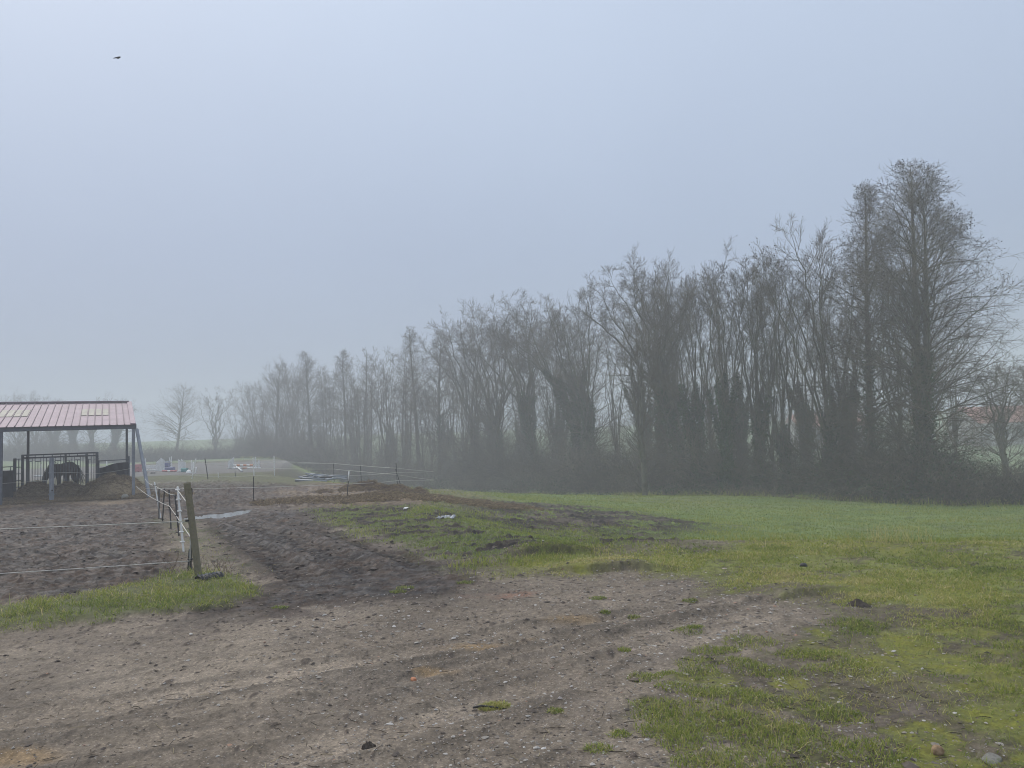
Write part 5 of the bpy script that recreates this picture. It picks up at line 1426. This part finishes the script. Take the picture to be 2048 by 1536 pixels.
def dome(px, py, r, label):
    b = spot(px, py); V = []; n = 12
    rings = [(1, 0), (.92, .5), (.6, .95), (.02, 1.25)]
    pts = np.array([[b + ZU * (z * r) for _, z in rings]]); V, Q = tubes(pts, np.array([[q * r for q, _ in rings]]), n)
    mb = MB(); mb.add(V, Q); tag(mb.build('plastic_cone', white_m, None, True, loc=b), label, 'cone')
dome(377.5, 946, .17, 'white cone like marker right of the turquoise filler')
dome(343, 940, .16, 'small white rounded marker on the blue filler jump')
JP = 'single white posts on the arena'
for (tx, ty), (bx_, by_), lab in (((383, 920), (383, 940), 'white post just left of the white leaning fence stake'), ((387, 924), (386, 945), 'white post nearest the leaning white stake on the arena side'), ((392.5, 934), (391, 946), 'short white post under the leaning white stake'),
                                  ((213.5, 920), (213.5, 943), 'white post seen above the sagging black sheet'), ((82, 928), (81.5, 951), 'white post seen through the feed barrier left of the galvanised post')):
    post((tx, ty), (bx_, by_), .045, white_m, 'arena_post', lab, JP)
a_, b_ = spot(148, 951), spot(163, 950); pole(up(a_, .06), up(b_, .06), .05, 'w', 'white jump pole lying beyond the feed barrier to the right')
a_, b_ = spot(68, 954), spot(84, 953); pole(up(a_, .06), up(b_, .06), .05, 'w', 'white jump pole lying beyond the feed barrier to the left')
for px_, w_ in ((293, 3), (306, 9)):
    b = spot(px_, 947.5); w = w_ / FPX * b[1]; mb = MB(); mb.bar((b[0] - w / 2, b[1], b[2] + .05), (b[0] + w / 2, b[1], b[2] + .05), .08, .07)
    tag(mb.build('rubber_block', black_m, None, False, loc=b), 'small black block on the grass touching the barn brace' if w_ == 3 else 'flat black bar on the grass right of the barn brace', 'block')

# ------------------------------------------------------------------ pile of pipes and gate frames
PIPES = [(590, 960.5, 654, 962.5, .055, 33.0, 'long pale pipe lying in front at the foot of the pile'), (611, 947, 650, 951, .04, 34.2, 'topmost pipe of the pile pointing left'), (596, 953, 620, 957, .03, 33.8, None), (606, 952, 632, 954.5, .03, 34.0, None), (598, 955, 640, 958.5, .028, 33.6, None),
         (615, 951.5, 622, 949, .03, 34.0, None), (622, 949, 636, 955, .03, 33.8, None), (605, 956, 650, 958, .03, 33.4, None), (640, 961, 673, 956.5, .05, 33.6, 'thick grey pipe end on the right front of the pile'), (652, 952, 694, 954, .035, 34.6, None), (650, 956, 692, 957.5, .035, 34.2, None),
         (660, 950.5, 697, 951, .028, 35.0, None), (664, 958, 690, 955, .035, 34.0, None), (634, 958, 662, 954.5, .035, 33.8, None), (682, 958.5, 697, 958, .03, 33.6, None), (618, 957, 636, 952, .025, 33.9, None), (600, 957.5, 615, 953, .025, 34.1, None)]
for x0, y0, x1, y1, r, Y, lab in PIPES:
    a_, b_ = P(x0, y0, Y), P(x1, y1, Y + .15)
    for q in (a_, b_): q[2] = max(q[2], float(gz(q[0], q[1])[0]) + r)
    mb = MB(); mb.cyl(a_, b_, r, S=10)
    tag(mb.build('steel_pipe', galv_m, None, True, loc=(a_ + b_) / 2), lab or 'grey pipe lying crosswise in the pile before the thicket', 'pipe', 'pipes of the scrap pile')
mb = MB(); a_ = P(630, 955, 34.0); b_ = P(652, 953.5, 34.3); mb.bar(a_, b_, .7, .03); mb.bar(a_ + ZU * .07 + [.1, 0, 0], b_ + ZU * .08, .5, .03)
tag(mb.build('metal_panel', galv_m, None, False, loc=a_), 'flat grey metal panel lying in the middle of the pipe pile', 'panel')
mb = MB(); a_ = P(651, 957, 33.9); mb.box(a_, (.5, .3, .16), .4); tag(mb.build('feed_box', black_m, None, False, loc=a_), 'dark box shaped scrap lying in the pipe pile', 'box')

# ------------------------------------------------------------------ stones and oddments
def rock(px, py, r, mat, name, label, cat, seed, sq=(1, .8, .6), sink=.25):
    rng = np.random.default_rng(seed); b = on_ground(G1(px, py))
    me = bpy.data.meshes.new(name); import bmesh
    bm = bmesh.new(); bmesh.ops.create_icosphere(bm, subdivisions=3, radius=1)
    V = np.array([v.co[:] for v in bm.verts])
    d = 1 + .22 * fbm(V[:, 0] * 1.5 + seed, V[:, 1] * 1.5 + V[:, 2], seed, 3) + .12 * fbm(V[:, 2] * 3 + seed, V[:, 0] * 3, seed + 5, 2)
    for v, k in zip(bm.verts, d): v.co = Vector((v.co.x * k * r * sq[0], v.co.y * k * r * sq[1], v.co.z * k * r * sq[2] + r * sq[2] * (1 - 2 * sink)))
    for f in bm.faces: f.smooth = True
    bm.to_mesh(me); bm.free()
    o = obj(name, me, mat, None, [float(k) for k in b]); o.rotation_euler = (0, 0, seed)
    return tag(o, label, cat)
grey_stone = mat2('grey_stone', (.09, .09, .08), (.20, .195, .175), 30, .9, .6, c3=(.10, .115, .05))
tan_stone = mat2('tan_stone', (.20, .13, .07), (.36, .25, .15), 40, .8, .4)
rock(1876, 1510, .028, tan_stone, 'stone', 'round tan stone in the moss at the lower right corner', 'stone', 3, (1, .9, .95))
rock(1985, 1522, .055, grey_stone, 'stone', 'flat grey stone sunk in moss in the lower right corner', 'stone', 4, (1.2, .75, .22), .3)
rock(827, 1359, .028, brick_m, 'brick_fragment', 'small orange brick fragment lying on the gravel', 'brick', 5, (1.2, .7, .5))
rock(813, 1021, .075, whiteold_m, 'stone', 'white stone lying on the muddy grass patch', 'stone', 6)
rock(250, 999, .11, stone_big_m, 'stone', 'pale upright stone on the straw left of the barn post', 'stone', 7, (.9, .7, 1))
rock(275, 996, .09, stone_big_m, 'stone', 'smaller pale stone right of the barn post foot', 'stone', 8)
rock(281, 993, .13, mat2('mossy_stone', (.16, .17, .09), (.28, .28, .17), 12, .9, .4), 'stone', 'greenish stone between the barn post and its brace', 'stone', 9, (1.2, .8, .7))
heap('dung', 'left one of two dark dung lumps on the gravel', 'dung', G1(739, 1492), .05, .035, .022, clod_m0, 22, 0, rough=.03)
heap('dung', 'right one of two dark dung lumps on the gravel', 'dung', G1(776, 1495), .055, .03, .020, clod_m0, 23, 0, rough=.03)
heap('molehill', 'small dark molehill in the right hand turf', 'molehill', G1(1716, 1209), .13, .10, .035, clod_m0, 21, 0, rough=.03)
rock(1607, 1130, .05, black_m, 'stone', 'small black lump on the grey gravel patch of the bank', 'stone', 13)

# crumpled sheet on the patch
def crumple(px, py, w, d, h, mat, name, label, cat, seed):
    b = on_ground(G1(px, py)); n = 16; u = np.linspace(-1, 1, n); U, Vv = np.meshgrid(u, u)
    x = w / 2 * U * (1 + .2 * fbm(Vv * 2, U, seed, 2)); y = d / 2 * Vv * (1 + .25 * fbm(U * 2, Vv, seed + 1, 2)); z = .015 + h * np.abs(fbm(U * 2.2, Vv * 2.2, seed + 2, 3)) * 2.2
    V = np.stack([x.ravel(), y.ravel(), z.ravel()], 1); V2 = V - [0, 0, .008]
    i = np.arange(n * (n - 1)).reshape(n - 1, n)[:, :-1]; Q = np.stack([i, i + 1, i + n + 1, i + n], -1).reshape(-1, 4)
    me = new_mesh(name, np.vstack([V, V2]), [Q, (Q + n * n)[:, ::-1]], False)
    return tag(obj(name, me, mat, None, [float(k) for k in b]), label, cat)
crumple(892, 1039, .34, .45, .02, galv_m, 'plastic_sheet', 'crumpled grey plastic sheet on the muddy grass patch', 'plastic sheet', 3)
crumple(286, 984, .28, .2, .10, white_m, 'white_rag', 'scrap of white material between the barn post and brace', 'rag', 5)

# perforated black plastic channel in the verge
pa, pb = G1(396, 1172), G1(442, 1163)
pa, pb = on_ground(pa), on_ground(pb); pa[2] += .045; pb[2] += .05
root = empty('plastic_channel', (pa + pb) / 2, 'ribbed black plastic channel lying in the grass by the wooden post', 'channel')
ax = nrm(pb - pa); sdv = nrm(np.cross(ax, ZU)); Lc = np.linalg.norm(pb - pa)
n = 30; V = []; K = 9
for i in range(n):
    rr_ = .045 + (.006 if (i // 2) % 2 else 0); c_ = pa + ax * Lc * i / (n - 1)
    for r2 in (rr_, rr_ - .006):
        for k in range(K):
            t = PI * k / (K - 1); V.append(c_ + sdv * math.cos(t) * r2 * 1.5 + ZU * (math.sin(t) * r2 - .03))
F = []
for i in range(n - 1):
    for k in range(K - 1):
        a = i * 2 * K + k; b_ = a + 2 * K
        F += [[a, a + 1, b_ + 1, b_], [a + K, b_ + K, b_ + K + 1, a + K + 1]]
mb = MB(); mb.add(np.array(V), np.array(F)); mb.build('half_pipe', black_m, root, True)
mb = MB()
for i in range(6):
    c_ = pa + ax * Lc * (i + .5) / 6 - sdv * 0 + ZU * .018
    mb.bar(c_ - sdv * .05, c_ + sdv * .05, .012, .012)
mb.build('rib', galvd_m, root)

# clump of moss and dead grass with a twig on the gravel
mc = on_ground(G1(990, 1412)); rng = np.random.default_rng(77); n = 900
a = rng.uniform(0, 2 * PI, n); q = np.sqrt(rng.random(n)); X = mc[0] + .10 * q * np.cos(a); Y = mc[1] + .07 * q * np.sin(a)
V, F, t = blades(X, Y, np.full(n, mc[2]) + .02 * (1 - q), rng.uniform(.01, .03, n), np.full(n, .004), rng.uniform(.6, 1.6, n), np.clip(rng.normal(.72, .12, n), 0, 1), rng)
me = new_mesh('grass_clump', V - mc, F); fattr(me, 'tint', t); gc = tag(obj('grass_clump', me, grass_m, None, [float(k) for k in mc]), 'torn out clump of moss and dead grass on the gravel', 'grass clump')
mb = MB(); mb.path([mc + [-.13, -.02, .012], mc + [-.08, -.015, .02], mc + [.02, -.04, .014], mc + [.09, -.055, .006]], [.006, .007, .005, .003], 6); mb.build('twig', black_m, gc, True)

# ------------------------------------------------------------------ farmhouses across the valley
def house(px0, px1, y_eave, y_ridge, Y, label, rz=0.05, dep=7):
    c = GY((px0 + px1) / 2, Y); w = (px1 - px0) / FPX * Y
    hor = 872 - math.tan(ROLL) * ((px0 + px1) / 2 - CX)
    ze = EYE + (hor - y_eave) / FPX * Y; zr = EYE + (hor - y_ridge) / FPX * Y
    root = empty('farmhouse', c, label, 'house')
    u = np.array([math.cos(rz), math.sin(rz), 0]); v = np.array([-u[1], u[0], 0]); b = c - ZU * .5
    def pt(a, d, z): return np.array([c[0], c[1], 0]) + u * a + v * d + ZU * z
    mb = MB(); z0 = c[2] - .5
    V = [pt(-w / 2, 0, z0), pt(w / 2, 0, z0), pt(w / 2, dep, z0), pt(-w / 2, dep, z0), pt(-w / 2, 0, ze), pt(w / 2, 0, ze), pt(w / 2, dep, ze), pt(-w / 2, dep, ze), pt(-w / 2, dep / 2, zr - .1), pt(w / 2, dep / 2, zr - .1)]
    mb.add(np.array(V), [np.array([[0, 1, 5, 4], [2, 3, 7, 6], [1, 2, 6, 5], [3, 0, 4, 7]]), np.array([[5, 6, 9], [7, 4, 8]])]); mb.build('wall', render_m, root)
    mb = MB(); o = .4; sl = (zr - ze) / (dep / 2)
    for sgn in (0, 1):
        d0, d1 = (-o, dep / 2) if sgn == 0 else (dep + o, dep / 2)
        A = [pt(-w / 2 - o, d0, ze - o * sl), pt(w / 2 + o, d0, ze - o * sl), pt(w / 2 + o, d1, zr), pt(-w / 2 - o, d1, zr)]
        A2 = [p + ZU * .15 for p in A]
        mb.add(np.array(A + A2), np.array([[0, 1, 2, 3], [4, 7, 6, 5], [0, 4, 5, 1], [1, 5, 6, 2], [2, 6, 7, 3], [3, 7, 4, 0]]))
    rf_ = mb.build('roof', tile_m, root)
    mb = MB(); mb.box(pt(w * .3, dep / 2, zr + .4), (.7, .5, 1.2), rz); mb.build('chimney', brick_m, rf_)
    for k in range(5):
        a = -w / 2 + w * (k + .5) / 5
        mb = MB(); mb.bar(pt(a - .45, -.02, c[2] + (ze - c[2]) * .5), pt(a + .45, -.02, c[2] + (ze - c[2]) * .5), .06, 1.1); mb.build('window', glass_m, root)
house(1955, 2130, 841, 812, 108, 'hazy long house with red tiled roof across the valley at the right edge')
house(1600, 1730, 850, 828, 118, 'hazy red roofed house glimpsed between the trunks of the belt', rz=-.05)

# ------------------------------------------------------------------ bird
bp = P(236, 115, 20.0); bx_ = nrm(RGT * .96 + UPV * .30 + FWD * .2); bz = nrm(np.cross(bx_, FWD)) * -1; by_ = np.cross(bz, bx_)
t = np.linspace(0, 1, 9); prof = np.array([.004, .014, .021, .024, .023, .018, .012, .011, .003])
pts = np.array([[bp + bx_ * (.075 - .15 * q) for q in t]]); V, Q = tubes(pts, prof[None], 10)
mb = MB(); mb.add(V, Q)
for sgn in (1, -1):
    r0 = bp + bx_ * .015 + by_ * .016 * sgn; W_ = [r0 + bx_ * .02, r0 - bx_ * .03, r0 + by_ * .02 * sgn - bx_ * .05 + bz * .012, r0 + by_ * .03 * sgn + bx_ * .002 + bz * .014, r0 + by_ * .018 * sgn - bx_ * .10 + bz * .003, r0 + by_ * .03 * sgn - bx_ * .085 + bz * .003]
    V = np.array(W_ + [p - bz * .004 for p in W_]); mb.add(V, np.array([[0, 1, 2, 3], [3, 2, 4, 5], [6, 9, 8, 7], [9, 11, 10, 8], [0, 3, 9, 6], [3, 5, 11, 9], [1, 7, 8, 2], [2, 8, 10, 4], [4, 10, 11, 5]]))
tl = [bp - bx_ * .06 + by_ * .007, bp - bx_ * .06 - by_ * .007, bp - bx_ * .115 - by_ * .018, bp - bx_ * .115 + by_ * .018]
mb.add(np.array(tl + [p - bz * .004 for p in tl]), np.array([[0, 1, 2, 3], [4, 7, 6, 5], [0, 4, 5, 1], [1, 5, 6, 2], [2, 6, 7, 3], [3, 7, 4, 0]]))
tag(mb.build('bird', bird_m, None, True, loc=bp), 'small dark bird flying high in the grey sky', 'bird')
HAZE, SKY, SUN, EXPO = 0.0048, 0.063, 1.5, 0.52
# ------------------------------------------------------------------ air, sky and light
SUN_EL, SUN_AZ = R(50), R(-40)
hz = MB()
x0, x1, y0, y1, z0, z1 = -305, 305, -305, 305, -4.5, 21.0
Vh = np.array([(x0, y0, z0), (x1, y0, z0), (x1, y1, z0), (x0, y1, z0), (x0, y0, z1), (x1, y0, z1), (x1, y1, z1), (x0, y1, z1)], float)
Fh = np.array([[0, 3, 2, 1], [4, 5, 6, 7], [0, 1, 5, 4], [1, 2, 6, 5], [2, 3, 7, 6], [3, 0, 4, 7]])
hm = bpy.data.materials.new('haze'); hm.use_nodes = True; nt = hm.node_tree
for n_ in list(nt.nodes):
    if n_.type != 'OUTPUT_MATERIAL': nt.nodes.remove(n_)
out = [n_ for n_ in nt.nodes if n_.type == 'OUTPUT_MATERIAL'][0]
pv = node(nt, 'ShaderNodeVolumePrincipled')
pv.inputs['Color'].default_value = (.93, .96, 1.0, 1); pv.inputs['Density'].default_value = HAZE
pv.inputs['Anisotropy'].default_value = 0.0
nt.links.new(pv.outputs[0], out.inputs['Volume'])
hz.add(Vh, Fh); tag(hz.build('haze', hm), 'thin winter fog filling the air', 'haze', kind='stuff')

W = bpy.data.worlds.new('World'); SC.world = W; W.use_nodes = True; nt = W.node_tree
bg = nt.nodes['Background']
sky = node(nt, 'ShaderNodeTexSky', sky_type='NISHITA'); sky.sun_disc = False
sky.sun_elevation = SUN_EL; sky.sun_rotation = SUN_AZ; sky.dust_density = 6; sky.air_density = 1.0
hsv = node(nt, 'ShaderNodeHueSaturation'); hsv.inputs['Saturation'].default_value = .45
nt.links.new(sky.outputs[0], hsv.inputs['Color'])
tc = node(nt, 'ShaderNodeTexCoord'); sx = node(nt, 'ShaderNodeSeparateXYZ'); nt.links.new(tc.outputs['Generated'], sx.inputs[0])
# overcast layer: brighter overhead than at the horizon
ov = ramp(nt, sx.outputs['Z'], [(0.0, (4.0, 4.9, 6.3)), (.12, (4.1, 5.1, 6.95)), (.23, (4.5, 5.58, 7.65)), (.49, (6.2, 7.4, 9.55)), (1.0, (11, 12, 13.5))])
mxs = node(nt, 'ShaderNodeMix', data_type='RGBA'); mxs.inputs[0].default_value = .88
cl = noise(nt, 1.6, 3, .5, vec=tc.outputs['Generated'])
mul = node(nt, 'ShaderNodeMix', data_type='RGBA', blend_type='MULTIPLY'); mul.inputs[0].default_value = 1
nt.links.new(ov, mul.inputs[6]); nt.links.new(ramp(nt, cl, [(.3, (.94, .94, .95)), (.7, (1.05, 1.05, 1.04))]), mul.inputs[7])
nt.links.new(hsv.outputs[0], mxs.inputs[6]); nt.links.new(mul.outputs[2], mxs.inputs[7])
nt.links.new(mxs.outputs[2], bg.inputs[0]); bg.inputs[1].default_value = SKY
sd_ = bpy.data.lights.new('sun', 'SUN'); sd_.energy = SUN; sd_.angle = R(40); sd_.color = (1, .92, .80)
so = bpy.data.objects.new('sun', sd_); COL.objects.link(so)
dirv = Vector((math.sin(-SUN_AZ) * -1 * math.cos(SUN_EL), math.cos(SUN_AZ) * math.cos(SUN_EL), math.sin(SUN_EL)))
so.rotation_euler = dirv.to_track_quat('Z', 'Y').to_euler(); so.location = (0, 0, 60)

SC.view_settings.view_transform = 'Standard'; SC.view_settings.look = 'None'
SC.view_settings.exposure = EXPO; SC.view_settings.gamma = 1; SC.view_settings.use_curve_mapping = False
SC.render.engine = 'CYCLES'
cy = SC.cycles
cy.max_bounces = 6; cy.diffuse_bounces = 3; cy.glossy_bounces = 2; cy.volume_bounces = 3; cy.transparent_max_bounces = 8
cy.use_denoising = True; cy.filter_width = 1.0; cy.use_adaptive_sampling = True; cy.adaptive_threshold = 0.02
cy.caustics_reflective = False; cy.caustics_refractive = False
